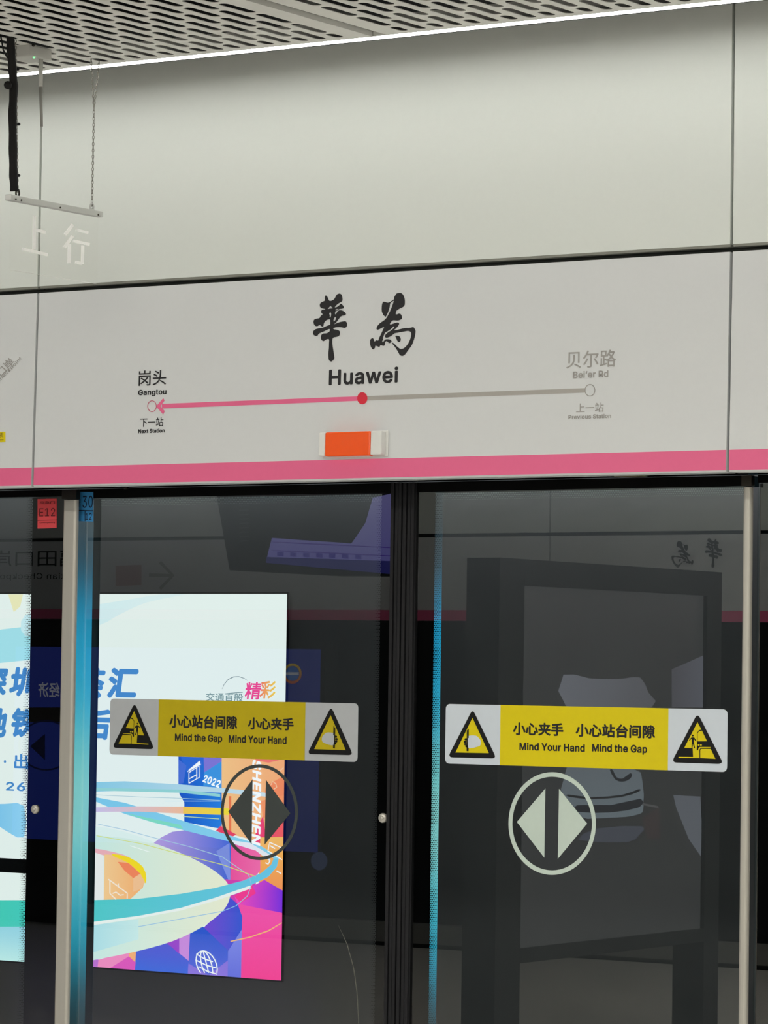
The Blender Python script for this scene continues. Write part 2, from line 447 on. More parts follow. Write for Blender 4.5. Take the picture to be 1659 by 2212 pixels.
    'R': (449, '60,0 60,509 236,509 264,507 290,504 313,497 333,489 351,478 367,465 380,450 390,433 399,415 405,395 408,374 409,352 408,330 405,309 399,290 390,271 380,255 367,240 351,228 333,217 312,209 289,203 264,199 236,198 96,198 96,255 234,255 252,256 269,258 284,262 298,267 309,273 319,281 327,290 334,300 339,312 342,324 344,338 345,352 344,367 342,380 339,393 334,405 327,415 319,425 309,433 298,440 284,445 269,449 252,451 233,452 125,452 125,0|353,0 230,229 303,229 428,0'),
    'd': (424, '195,-8 172,-7 151,-2 130,5 111,16 94,29 79,45 66,64 55,84 46,108 39,133 35,160 34,189 35,218 39,245 46,270 55,293 66,313 79,332 95,347 112,361 131,371 151,378 173,383 196,384 213,384 228,381 241,378 253,373 263,367 272,360 280,353 287,346 293,338 298,331 303,325 306,319 311,319 311,509 372,509 372,0 313,0 313,59 307,59 303,53 298,46 293,39 287,31 280,24 272,17 263,10 252,4 241,-1 227,-5 212,-7|205,47 221,48 236,51 250,57 263,65 274,75 284,86 293,100 299,115 305,132 309,150 311,169 312,189 311,210 309,229 305,247 300,263 293,278 284,291 275,302 263,312 251,320 237,325 221,329 205,330 187,329 172,325 157,319 145,311 133,301 124,290 115,276 108,261 103,245 99,227 97,209 96,189 97,170 99,151 103,133 109,117 115,101 124,88 134,76 145,66 158,57 172,51 188,48'),
    'P': (445, '60,0 60,509 235,509 263,507 289,503 312,497 332,487 350,476 366,462 379,447 390,430 398,411 404,391 407,370 409,348 407,325 404,304 398,284 390,265 379,248 366,233 350,219 332,207 312,198 289,191 263,187 235,186 109,186 109,242 233,242 252,243 269,246 284,250 297,256 308,264 318,272 327,282 333,294 338,306 342,319 344,333 344,348 344,362 342,376 338,389 333,402 326,413 318,423 308,431 297,439 284,444 268,449 251,451 232,452 125,452 125,0'),
    'v': (389, '163,0 17,379 84,379 165,155 171,138 177,121 182,104 187,87 191,70 196,53 201,37 206,21 184,21 189,37 194,53 198,70 203,87 207,104 213,121 218,138 224,155 305,379 371,379 226,0'),
    's': (365, '182,-8 163,-7 145,-5 128,-2 112,3 98,10 84,18 72,27 62,38 53,50 45,63 40,78 36,94 94,107 99,92 105,79 114,69 124,60 136,54 150,49 165,46 181,45 200,46 217,50 232,55 244,62 255,71 262,81 267,91 268,103 267,112 265,121 260,129 254,136 246,142 237,147 225,151 212,155 149,170 125,177 104,186 87,196 72,208 61,222 53,237 48,255 47,274 48,290 51,305 57,319 65,332 75,343 87,354 100,363 115,370 131,377 149,381 167,384 187,384 206,384 223,381 239,378 254,372 267,366 279,358 290,349 299,339 307,328 314,316 319,303 324,290 268,277 264,288 258,298 251,307 243,316 232,323 219,328 205,331 187,333 171,332 156,329 143,324 131,317 121,308 114,299 110,289 109,277 110,267 112,258 117,250 124,243 133,237 144,232 157,227 172,223 229,209 254,202 275,194 292,183 306,171 317,158 325,142 330,125 331,107 330,90 326,75 321,61 312,47 302,35 290,24 276,15 260,6 242,0 223,-5 203,-7'),
    'M': (628, '60,0 60,509 152,509 277,187 287,159 299,123 311,84 322,49 307,49 318,83 330,121 342,158 352,187 476,509 568,509 568,0 504,0 504,291 504,327 505,369 506,413 507,457 513,457 509,445 505,433 502,421 498,409 482,363 467,322 456,291 342,0 286,0 170,291 159,321 145,361 129,408 112,457 119,457 120,416 121,372 122,328 122,291 122,0'),
    'Y': (472, '203,0 203,208 16,509 91,509 192,344 200,331 208,318 215,305 222,292 229,279 236,264 243,248 250,230 224,230 231,248 237,265 244,280 251,293 258,306 265,318 273,331 280,344 381,509 455,509 268,208 268,0'),
    'p': (424, '53,-143 53,379 112,379 112,319 118,319 122,325 126,331 131,338 137,346 144,353 152,360 161,367 171,373 183,378 197,381 212,384 229,384 252,383 274,378 294,371 313,361 330,347 345,332 359,313 370,293 379,270 385,245 389,218 390,189 389,160 385,133 379,108 370,84 359,64 346,45 330,29 313,16 294,5 274,-2 252,-7 229,-8 213,-7 198,-5 184,-1 173,4 162,10 153,17 145,24 138,31 132,39 127,46 122,53 118,59 114,59 114,-143|220,47 237,48 253,51 267,57 279,66 291,76 301,88 309,101 316,117 321,133 325,151 327,170 328,189 327,209 325,227 321,245 316,261 309,276 301,290 291,301 280,311 267,319 253,325 237,329 220,330 203,329 188,325 174,320 161,312 150,302 140,291 132,278 125,263 120,247 116,229 113,210 113,189 113,169 116,150 120,132 125,115 132,100 140,86 150,75 162,65 174,57 188,51 204,48'),
    'h': (410, '114,227 114,0 53,0 53,509 114,509 114,287 102,287 112,312 124,332 137,349 152,362 169,372 187,379 207,383 227,384 246,383 264,380 280,376 295,369 309,360 321,349 332,336 341,321 348,304 353,285 356,264 357,240 357,0 296,0 296,235 295,256 290,275 283,291 273,304 260,315 246,323 229,328 210,329 197,328 184,326 172,322 161,317 150,311 141,303 133,293 126,283 121,271 117,257 114,243'),
    'E': (419, '60,0 60,509 372,509 372,452 125,452 125,286 355,286 355,229 125,229 125,57 375,57 375,0'),
    '0': (453, '227,-7 199,-5 174,1 151,11 130,24 111,41 95,62 80,86 69,113 60,144 53,178 49,214 48,254 49,294 53,330 60,364 69,395 81,422 95,447 112,467 130,484 151,498 174,508 200,514 227,516 254,514 279,508 302,498 323,484 342,467 358,447 372,422 384,395 393,364 400,330 404,294 405,254 404,214 400,178 393,144 384,113 373,86 359,62 342,41 323,24 302,11 279,1 254,-5|227,50 245,51 261,56 276,63 290,74 303,87 313,103 323,122 330,144 336,168 340,194 343,223 344,254 343,285 340,314 336,341 330,365 323,387 313,405 303,422 290,435 276,446 261,453 245,458 227,460 209,458 192,453 177,446 163,435 151,422 140,405 131,387 123,365 117,341 113,314 110,285 109,254 110,223 113,194 117,168 123,144 131,122 140,103 151,87 163,74 177,63 192,56 209,51'),
    '1': (453, '76,0 76,55 391,55 391,0|276,509 276,0 212,0 212,448 209,448 86,358 86,427 198,509'),
    '2': (453, '64,0 64,47 234,229 248,243 261,257 272,270 282,282 291,294 299,305 305,316 311,327 315,337 318,348 320,360 320,371 319,385 317,397 313,408 308,419 301,428 293,436 283,443 273,449 262,454 250,457 237,459 224,460 209,459 196,457 184,453 172,447 162,441 153,433 145,424 139,413 134,402 130,390 128,376 127,362 66,362 67,384 71,405 77,424 86,442 98,459 111,473 126,486 143,496 162,505 182,511 203,514 225,516 247,514 268,511 288,505 306,497 323,486 337,474 350,461 361,445 370,428 376,411 380,392 381,372 380,358 378,345 375,331 371,318 365,304 357,290 347,275 336,259 322,241 306,223 288,202 267,180 153,60 153,57 389,57 389,0'),
    '3': (453, '218,-7 195,-6 173,-3 152,2 133,10 114,19 98,30 83,43 70,57 60,74 52,91 46,111 44,132 109,132 111,119 115,107 120,97 126,87 134,78 144,71 154,64 165,59 178,55 191,52 204,50 219,50 234,51 248,53 262,56 275,61 287,67 297,74 307,83 315,93 321,104 325,116 328,130 329,145 328,158 326,172 322,184 316,196 308,207 299,217 288,226 275,234 260,240 242,244 223,247 201,248 157,248 157,299 288,448 288,452 70,452 70,509 372,509 372,461 211,278 211,289 239,290 264,288 287,284 308,276 327,265 344,253 359,239 371,222 381,205 387,186 392,166 393,145 392,123 387,103 380,84 370,66 358,50 344,36 327,23 309,12 288,4 266,-2 243,-6'),
    '4': (453, '40,105 40,158 247,509 311,509 109,166 109,163 413,163 413,105|282,0 282,121 282,146 282,318 343,318 343,0'),
    '5': (453, '221,-7 199,-6 178,-2 159,3 140,11 123,21 108,32 94,45 83,60 73,76 66,93 62,111 60,130 122,130 124,119 127,108 132,98 138,89 145,80 154,73 163,66 173,60 184,56 196,52 208,50 221,50 236,51 250,53 264,58 276,64 288,72 298,82 307,92 314,104 320,117 324,131 327,146 328,162 327,178 324,193 320,208 314,221 306,233 297,244 286,254 275,262 262,269 248,273 233,276 218,277 205,276 192,275 180,272 167,268 156,264 145,258 136,252 128,246 67,253 96,509 366,509 366,452 151,452 134,301 136,301 145,308 155,315 166,320 178,325 190,329 203,331 216,333 229,334 247,333 263,330 279,326 294,321 308,314 321,306 334,296 345,285 355,273 364,260 372,246 379,231 384,215 388,199 390,181 391,163 390,139 385,117 379,95 369,76 357,57 343,41 327,27 309,15 289,6 268,-1 245,-5'),
    '6': (453, '226,-7 203,-5 182,-1 161,5 142,15 125,26 109,40 96,56 84,74 75,94 69,115 65,138 64,162 65,180 68,199 73,219 80,239 89,261 102,285 118,311 137,340 252,509 322,509 151,261 145,261 149,268 154,275 159,281 165,288 172,293 179,299 187,303 196,307 205,310 214,312 224,314 235,314 257,313 278,309 298,303 316,295 332,284 346,271 359,257 370,240 378,221 384,201 388,180 389,157 388,134 384,112 377,92 368,73 356,55 343,39 327,26 310,14 291,5 271,-2 249,-6|226,48 241,49 254,52 267,56 279,63 289,70 299,79 307,90 314,101 320,114 324,128 327,142 327,157 327,173 324,187 320,201 314,213 307,225 299,235 289,244 279,251 267,258 254,262 241,264 226,265 212,264 198,262 186,258 174,252 163,244 153,235 145,225 138,214 132,201 128,188 126,174 125,158 126,143 128,128 132,114 138,102 145,90 153,79 163,70 174,63 186,56 198,52 212,49'),
    'y': (389, '47,-139 61,-86 71,-87 80,-89 88,-90 96,-90 104,-89 111,-87 118,-84 124,-80 130,-74 136,-67 141,-58 146,-48 151,-36 163,-1 17,379 84,379 165,155 171,138 177,121 182,104 187,87 191,70 196,53 201,37 206,21 184,21 188,37 193,53 198,70 202,87 207,104 212,121 218,138 224,155 305,379 371,379 204,-58 198,-72 191,-85 184,-97 177,-107 168,-116 159,-124 150,-130 139,-136 128,-140 117,-143 104,-145 91,-145 84,-145 77,-145 71,-144 65,-143 59,-142 54,-141 51,-140'),
    'F': (410, '60,0 60,509 369,509 369,452 125,452 125,278 346,278 346,221 125,221 125,0'),
    'C': (510, '267,-7 235,-5 205,1 177,11 150,25 126,42 104,63 86,88 70,115 57,146 48,179 42,215 40,254 42,293 48,329 57,362 70,393 86,421 104,445 126,466 150,484 177,498 205,508 235,514 267,516 286,515 305,513 323,509 340,504 357,498 373,490 388,481 402,471 415,460 427,447 438,433 448,418 456,402 463,385 469,367 473,348 408,348 405,361 401,373 395,384 389,395 382,404 375,413 366,421 357,428 348,435 337,440 327,445 315,449 304,452 292,454 280,455 267,456 245,454 223,450 203,443 184,432 166,419 150,403 137,385 125,364 116,340 109,314 105,285 103,254 105,223 109,194 116,168 125,145 137,123 151,105 166,89 184,76 203,66 223,59 245,54 267,53 280,53 292,55 304,57 315,60 327,64 337,69 348,74 357,81 366,88 375,96 382,105 389,114 395,125 401,136 405,148 408,160 473,160 469,142 463,124 457,107 448,91 438,76 428,62 416,49 402,38 388,28 373,19 357,11 341,5 323,0 305,-4 286,-6'),
    'c': (396, '207,-8 182,-7 159,-2 137,6 117,16 98,30 82,46 68,64 56,85 46,108 40,133 36,159 34,187 36,216 40,243 46,268 56,291 68,312 82,330 98,346 117,360 137,371 159,378 182,383 207,384 221,384 234,383 247,380 260,377 272,373 284,368 295,362 305,356 315,349 324,341 332,332 340,322 347,312 353,301 358,289 362,277 303,262 301,269 298,276 294,283 290,289 286,295 281,301 276,306 270,311 264,315 257,319 250,322 242,325 234,327 226,329 217,329 207,330 189,329 173,325 158,319 145,310 134,300 124,287 115,274 108,258 103,242 99,224 97,206 96,187 97,169 99,151 103,134 108,117 115,102 124,89 134,76 145,66 158,57 173,51 189,48 207,46 217,47 226,48 234,49 243,52 250,54 258,58 264,62 271,66 277,71 282,76 287,82 292,89 296,95 299,102 302,110 304,117 363,102 359,90 354,78 348,67 341,56 334,46 325,37 316,29 306,21 296,15 285,9 273,4 261,-1 248,-4 235,-6 221,-8'),
    'k': (381, '110,137 110,212 121,212 284,379 360,379 184,199 177,199|53,0 53,509 114,509 114,0|294,0 148,186 191,229 372,0'),
    '’': (177, '52,318 82,509 151,509 98,318'),
    'Z': (438, '42,0 42,46 273,385 281,396 289,408 298,419 306,431 315,442 323,453 332,464 341,476 348,454 332,454 317,453 301,453 285,452 270,452 254,452 238,452 223,452 40,452 40,509 397,509 397,462 169,129 160,117 152,105 143,93 134,81 97,33 90,54 106,55 121,56 137,56 152,57 168,57 183,57 199,57 214,57 399,57 399,0'),
    'm': (610, '53,0 53,379 112,379 112,295 108,295 112,310 118,323 125,335 132,346 141,355 151,363 161,370 172,376 183,380 195,384 207,386 219,386 239,385 257,380 273,372 287,361 299,347 309,331 316,314 321,295 312,295 317,308 322,321 329,332 337,343 347,353 357,361 368,369 381,375 394,380 407,383 422,385 437,386 453,385 468,383 483,378 497,372 510,364 522,354 532,342 541,328 548,313 553,296 556,276 557,255 557,0 496,0 496,254 494,273 490,289 483,302 473,313 460,321 447,326 433,329 419,330 406,330 395,328 384,324 374,320 365,314 358,307 351,299 345,290 341,280 338,270 336,259 335,247 335,0 274,0 274,260 273,275 269,288 262,301 253,311 242,320 229,326 215,329 199,330 188,330 178,328 168,325 158,320 148,314 140,307 132,299 126,289 121,278 117,266 114,253 114,238 114,0'),
}


def latin_shape(s, track=25):
    loops_all, x = [], 0
    v, f = [], []
    for ch in s:
        if ch == ' ':
            x += 190
            continue
        adv, d = LATIN[ch]
        loops = [[((float(p.split(',')[0]) + x) / 1000, float(p.split(',')[1]) / 1000) for p in L.split()] for L in d.split('|')]
        a, b = shape2d(loops)
        f += [tuple(i + len(v) for i in q) for q in b]
        v += a
        x += adv + track
    return v, f


def heavier(v, f, b):
    """weight a letter by overprinting it round a small circle"""
    if b <= 0:
        return v, f, [0] * len(v)
    V, Fc, L = [], [], []
    for k in range(9):
        dx, dy = (0, 0) if k == 8 else (b * math.cos(k * math.pi / 4), b * math.sin(k * math.pi / 4))
        Fc += [tuple(i + len(V) for i in q) for q in f]
        V += [(x + dx, y + dy, c) for x, y, c in v]
        L += [k] * len(v)
    return V, Fc, L


def lerp(a, b, t):
    return tuple(x + (y - x) * t for x, y in zip(a, b))


def inks(pts, ink):
    """ink: one colour, or (c0, c1, 'h'|'v') for a printed blend across the shape"""
    if ink is None:
        return None
    if not isinstance(ink[0], (tuple, list)):
        return lin(ink)
    k = 0 if ink[2] == 'h' else 1
    lo, hi = min(p[k] for p in pts), max(p[k] for p in pts)
    return [lerp(lin(ink[0]), lin(ink[1]), (p[k] - lo) / max(1e-6, hi - lo)) for p in pts]


def fill(mb, pl, loops, n=.0006, th=.0004, ink=None, px=True, sm=0):
    """flat shape on plane pl, lifted n off it"""
    LL = []
    for L in loops:
        if sm:
            L = smooth(L, sm)
        LL.append([pl.px(*p) if px else p for p in L])
    v, f = shape2d(LL, extrude=.5 if th else 0)
    mb.add([pl.P(a, b, n + th * c) for a, b, c in v], f, inks(v, ink))


def text(mb, pl, s, cx, cy, w, h, n=.0006, th=.0004, bold=0., ink=None, rot=0., shear=0., squeeze=True):
    """type whose ink box is centred on photo pixel (cx, cy) and w x h pixels large there"""
    v, f = latin_shape(s) if all(ch in LATIN or ch == ' ' for ch in s) else shape2d(text=s, extrude=.5)
    v, f, lay_ = heavier(v, f, bold)
    x0, x1 = min(p[0] for p in v), max(p[0] for p in v)
    y0, y1 = min(p[1] for p in v), max(p[1] for p in v)
    u, vv = pl.px(cx, cy)
    e = 5
    su = (pl.px(cx + e, cy)[0] - pl.px(cx - e, cy)[0]) / (2 * e)
    sv = abs(pl.px(cx, cy + e)[1] - pl.px(cx, cy - e)[1]) / (2 * e)
    sgn = 1 if not pl.mirror else -1
    out = []
    for a, b, c in v:
        a = ((a - (x0 + x1) / 2) / (x1 - x0)) * w
        b = ((b - (y0 + y1) / 2) / (y1 - y0)) * h
        a += shear * b
        if rot:
            a, b = a * math.cos(rot) - b * math.sin(rot), a * math.sin(rot) + b * math.cos(rot)
        out.append((a, b, c))
    mb.add([pl.P(u + a * abs(su), vv + b * sv, n + th * c + 1e-5 * k_) for (a, b, c), k_ in zip(out, lay_)], f, inks(v, ink))


def ellipse(cx, cy, w, h, k=48):
    return [(cx + w / 2 * math.cos(2 * math.pi * i / k), cy + h / 2 * math.sin(2 * math.pi * i / k)) for i in range(k)]


def band(path, wd):
    """a ribbon outline of width wd along a pixel path"""
    L, R = [], []
    for i, p in enumerate(path):
        a, b = path[max(i - 1, 0)], path[min(i + 1, len(path) - 1)]
        dx, dy = b[0] - a[0], b[1] - a[1]
        m = math.hypot(dx, dy) or 1
        w = (wd[i] if isinstance(wd, (list, tuple)) else wd) / 2
        L.append((p[0] - dy / m * w, p[1] + dx / m * w))
        R.append((p[0] + dy / m * w, p[1] - dx / m * w))
    return L + R[::-1]


def rrect(x0, y0, x1, y1, r, k=6):
    out = []
    for cx, cy, a in ((x1 - r, y1 - r, 0), (x0 + r, y1 - r, 90), (x0 + r, y0 + r, 180), (x1 - r, y0 + r, 270)):
        for i in range(k + 1):
            t = math.radians(a + 90 * i / k)
            out.append((cx + r * math.cos(t), cy + r * math.sin(t)))
    return out


def zm(x0, y0, s):
    """points noted on an enlargement of the photo -> photo pixels"""
    return lambda pts: [(x0 + x / s, y0 + y / s) for x, y in pts]


GY = .18          # front face of the door glass
COLY = .150       # front of the posts
ADY = 3.6         # tunnel wall lightboxes
X, Z = Vector((1, 0, 0)), Vector((0, 0, 1))
UPPER = Plane((0, 0, 0), X, Z)
ZS = UPPER.at(830, 586).z                     # joint between upper cladding and fascia
FASCIA = Plane((0, 0, ZS), X, Vector((0, .018, 1)))
GLASS = Plane((0, GY, 0), X, Z)
POSTP = Plane((0, COLY, 0), X, Z)
AD = Plane((0, ADY, 0), X, Z)
OY = -9.9
OPP = Plane((0, OY, 0), -X, Z, mirror=True)
ZC = 3.1905        # ceiling underside

# ================================================================== SETTING
xl = FASCIA.at(81.5, 660).x          # joints between the panels
xr = FASCIA.at(1578.5, 620).x
zf0 = FASCIA.at(830, 1035.5).z         # lower edge of the fascia
G = .004
spans = [(xl - 2.02, xl - G), (xl + G, xr - G), (xr + G, xr + 2.02)]


def struct(mb, name, m=None, bevel=0, label=None):
    return tag(mb.build(name, m, None, bevel), label, kind='structure')


struct(MB().box((-9, .055, zf0 + .06), (9, .12, 4.2)), 'wall_front', m_void, label='dark backing wall showing in the joints between the pale panels')
uz0 = UPPER.at(830, 578).z
for i, (a, b) in enumerate(spans):
    mb = MB().use(m_wall)
    # folded sheet: face, and a return at its lower edge
    mb.box((a, 0, uz0 + .006), (b, .03, 3.95))
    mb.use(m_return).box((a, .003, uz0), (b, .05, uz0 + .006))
    struct(mb, 'wall_panel', label=['left edge', 'wide central', 'right edge'][i] + ' pale grey upper wall panel under the light strip')
struct(MB().box((-9, .03, ZS - .012), (9, .055, uz0 + .02)), 'trim_front', m_void, label='dark recessed joint between upper wall panels and fascia panels')

# ceiling: perforated sheets either side of a carrier joint
CY1, CY0 = -.235, -2.05
g0, g1 = .111, .155


def perforated(x0, x1, ph):
    px_, P_, L_, w_ = .0522, .150, .134, .027
    mb = MB().use(m_ceil)
    top = -.263
    k0 = math.ceil((x0 + .5 * px_ - ph) / px_)
    k1 = math.floor((x1 - .5 * px_ - ph) / px_)

    def cell(xa, xb, ya, yb, hole):
        if hole is None:
            mb.add([(xa, ya, ZC), (xb, ya, ZC), (xb, yb, ZC), (xa, yb, ZC)], [(0, 1, 2, 3)])
            return
        c = (xa + xb) / 2
        h0, h1, r = hole[0], hole[1], w_ / 2
        k = 6
        ring_ = [(c + r * math.cos(t), h1 - r + r * math.sin(t)) for t in [math.pi * i / k for i in range(k + 1)]]
        ring_ += [(c + r * math.cos(t), h0 + r + r * math.sin(t)) for t in [math.pi + math.pi * i / k for i in range(k + 1)]]
        m = len(ring_)
        v = [(x, y, ZC) for x, y in ring_] + [(x, y, ZC + .0016) for x, y in ring_] + [(xb, yb, ZC), (xa, yb, ZC), (xa, ya, ZC), (xb, ya, ZC)]
        B, R_, q = 2 * m, m // 2, []
        # fans from the four corners to the quarter arcs
        q += [(B, i + 1, i) for i in range(k // 2)]
        q += [(B + 1, i + 1, i) for i in range(k // 2, k)]
        q += [(B + 2, k + 1 + i + 1, k + 1 + i) for i in range(k // 2)]
        q += [(B + 3, k + 1 + i + 1, k + 1 + i) for i in range(k // 2, k)]
        q += [(B, B + 1, k // 2), (B + 2, B + 3, k + 1 + k // 2)]
        q += [(B + 1, B + 2, k + 1, k), (B + 3, B, 0, m - 1)]
        q += [(i, (i + 1) % m, (i + 1) % m + m, i + m) for i in range(m)]
        mb.add(v, q)
    gap = P_ - L_
    for i in range(k0, k1 + 1):
        xa = ph + (i - .5) * px_
        y = top
        if i % 2 == 0:
            cell(xa, xa + px_, y - .057 - gap / 2, y + gap / 2, (y - .057, y))
            y = y - .057 - gap
        while y - L_ > CY0 + .05:
            cell(xa, xa + px_, y - L_ - gap / 2, y + gap / 2, (y - L_, y))
            y -= P_
        cell(xa, xa + px_, CY0, y + gap / 2, None)
    cell(x0, x1, top + gap / 2, CY1, None)
    cell(x0, ph + (k0 - .5) * px_, CY0, top + gap / 2, None)
    cell(ph + (k1 + .5) * px_, x1, CY0, top + gap / 2, None)
    mb.box((x0, CY1 - .0012, ZC + .0002), (x1, CY1, ZC + .03))
    mb.box((x0, CY0, ZC + .0002), (x0 + .001, CY1, ZC + .03))
    mb.box((x1 - .001, CY0, ZC + .0002), (x1, CY1, ZC + .03))
    return mb


for i, (a, b, c) in enumerate(((-1.9, g0, .0351), (g1, 2.4, .2250))):
    tag(perforated(a, b, c).build('ceiling_panel', fixn=False), ['left', 'right'][i] + ' slotted pale metal ceiling panel', kind='structure')
struct(MB().box((g0 + .004, CY0, ZC + .012), (g1 - .004, CY1 - .004, ZC + .03)), 'trim_ceiling', mat('carrier_grey', (128, 127, 122), .5), label='grey carrier strip in the joint between the slotted ceiling panels')
struct(MB().box((-12, CY0, ZC + .3), (12, .03, ZC + .34)), 'ceiling', m_ceilvoid, label='black void above the slotted ceiling panels')
struct(MB().box((-12, -10.1, ZC), (12, CY0 - .001, ZC + .34)).box((-12, CY0, ZC + .02), (-1.9, CY1, ZC + .06)).box((2.4, CY0, ZC + .02), (12, CY1, ZC + .06)), 'ceiling', m_ceil, label='plain pale ceiling over the platform')
struct(MB().box((-12, -10.1, -.1), (12, .30, 0)), 'floor', m_floor, label='polished grey granite platform floor')
struct(MB().box((-12, -10.1, -.1), (-11.9, .04, 3.5)), 'wall_left', m_fascia, label='pale end wall of the platform')
struct(MB().box((11.9, -10.1, -.1), (12, .04, 3.5)), 'wall_right', m_fascia, label='pale end wall of the platform behind the camera')
# tunnel
struct(MB().box((-9, ADY + .0065, -1.3), (9, ADY + .3, 4.2)), 'wall_back', m_tunnel, label='grey concrete tunnel wall behind the screen doors')
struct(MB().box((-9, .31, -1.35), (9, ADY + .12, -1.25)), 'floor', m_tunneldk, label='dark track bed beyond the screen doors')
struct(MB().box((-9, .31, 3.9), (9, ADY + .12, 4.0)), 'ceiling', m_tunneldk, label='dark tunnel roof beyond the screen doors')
struct(MB().box((-9.1, .31, -1.3), (-9, ADY + .3, 4.)), 'wall_left', m_tunneldk, label='dark wall added to close off the far end of the tunnel')  # end wall added to keep outside light out of the tunnel
struct(MB().box((9, .31, -1.3), (9.1, ADY + .3, 4.)), 'wall_right', m_tunneldk, label='dark wall added to close off the near end of the tunnel')  # likewise added, shuts ambient light out at this end

struct(MB().box((-12, CY1 + .04, ZC + .0005), (12, CY1 + .05, ZC + .3)), 'trim_blocker', m_ceilvoid, label='black upstand added behind the ceiling edge strip to keep the slots dark')  # added blocker, hides the lit wall from view through the ceiling slots

# ================================================================== CEILING LIGHTS
t = thing('ceiling_light', 'thin bright white LED strip along the ceiling edge above the wall panels', 'light', (0, CY1 + .02, ZC))
MB().box((-6, CY1 + .001, ZC + .0005), (9, CY1 + .003, ZC + .05)).box((-6, CY1 + .034, ZC - .001), (9, CY1 + .037, ZC + .05)).build('housing', m_ceil, t)
MB().box((-6, CY1 + .004, ZC + .001), (9, CY1 + .033, ZC + .01)).build('diffuser', m_diff, t)
t = thing('ceiling_light', 'LED strip along the ceiling edge on the far side of the platform', 'light', (0, OY + .22, ZC))
MB().box((-9, OY + .2, ZC - .012), (9, OY + .24, ZC)).build('housing', m_alu, t)
MB().box((-9, OY + .205, ZC - .014), (9, OY + .235, ZC - .0122)).build('diffuser', m_diff, t)
for i, y in enumerate((-2.9, -5.4, -8.6)):
    t = thing('ceiling_light', ['recessed ceiling strip light nearest the doors, out over the platform', 'recessed ceiling strip light over the middle of the platform', 'recessed ceiling strip light farthest from the doors'][i], 'light', (2, y, ZC), 'platform ceiling strip lights')
    MB().box((-3.5, y - .09, ZC - .01), (8.5, y + .09, ZC)).build('housing', m_alu, t)
    MB().box((-3.45, y - .075, ZC - .014), (8.45, y + .075, ZC - .0102)).build('diffuser', m_diff2, t)

t = thing('tunnel_fill_lamp', 'unseen strip lamp added high on the tunnel wall to lighten it above the lightboxes', 'light', (-2, ADY - .1, 2.66))  # unseen fill added to brighten the tunnel wall behind the upper glass
MB().box((-6, ADY - .14, 2.64), (3, ADY + .005, 2.70)).build('housing', m_tunneldk, t)
MB().box((-5.9, ADY - .125, 2.63), (2.9, ADY - .075, 2.639)).build('diffuser', mat('tunnel_fill_diffuser', (246, 252, 255), .5, emit=TUNNEL_FILL), t)

# ================================================================== FASCIA PANELS
GLYPH_A = zm(670, 630, 14.267)
HUA = [GLYPH_A([(490, 115), (535, 160), (565, 230), (590, 275), (640, 285), (700, 265), (760, 210), (800, 130), (835, 85), (905, 60), (960, 85), (990, 150), (1000, 230), (990, 290), (930, 335), (860, 375), (800, 430), (765, 485), (830, 470), (890, 430), (930, 390), (965, 380), (1010, 420), (1035, 470), (1025, 515), (960, 530), (900, 540), (850, 580), (785, 605), (770, 660), (775, 695), (800, 690), (830, 640), (880, 585), (950, 575), (1020, 595), (1080, 640), (1105, 690), (1080, 725), (1000, 740), (940, 770), (900, 820), (850, 890), (790, 960), (745, 1005), (800, 985), (880, 950), (980, 925), (1090, 915), (1130, 960), (1140, 1040), (1110, 1100), (1060, 1120), (960, 1100), (860, 1095), (780, 1105), (715, 1135), (740, 1160), (820, 1175), (890, 1200), (925, 1250), (915, 1320), (890, 1360), (830, 1390), (750, 1405), (710, 1425), (690, 1480), (690, 1600), (700, 1700), (720, 1830), (740, 1970), (750, 2040), (720, 2100), (670, 2150), (630, 2150), (585, 2110), (570, 2040), (565, 1900), (580, 1750), (585, 1600), (588, 1480), (540, 1460), (490, 1480), (440, 1515), (400, 1525), (350, 1480), (335, 1400), (355, 1330), (410, 1290), (500, 1285), (580, 1250), (608, 1210), (610, 1165), (580, 1155), (500, 1190), (400, 1240), (310, 1275), (260, 1310), (230, 1355), (180, 1365), (120, 1340), (92, 1280), (110, 1210), (170, 1160), (280, 1130), (400, 1110), (500, 1065), (610, 1020), (625, 990), (620, 870), (590, 855), (530, 870), (470, 910), (430, 970), (405, 1075), (370, 1080), (330, 1045), (290, 1030), (230, 1065), (170, 1060), (120, 1000), (108, 920), (140, 855), (220, 830), (290, 815), (330, 750), (385, 700), (350, 650), (345, 600), (380, 560), (430, 555), (470, 550), (440, 530), (370, 515), (320, 480), (303, 440), (310, 370), (370, 320), (450, 280), (452, 210), (465, 140)]),
       GLYPH_A([(545, 530), (590, 482), (630, 440), (670, 478), (705, 510), (620, 522)]),
       GLYPH_A([(590, 690), (615, 640), (640, 650), (652, 700), (640, 770), (620, 805), (605, 760), (612, 720)]),
       GLYPH_A([(730, 840), (770, 785), (800, 790), (795, 840), (760, 905), (725, 915)]),
       GLYPH_A([(788, 542), (830, 537), (880, 532), (830, 568), (788, 585)])]
GLYPH_B = zm(795, 630, 15.08)
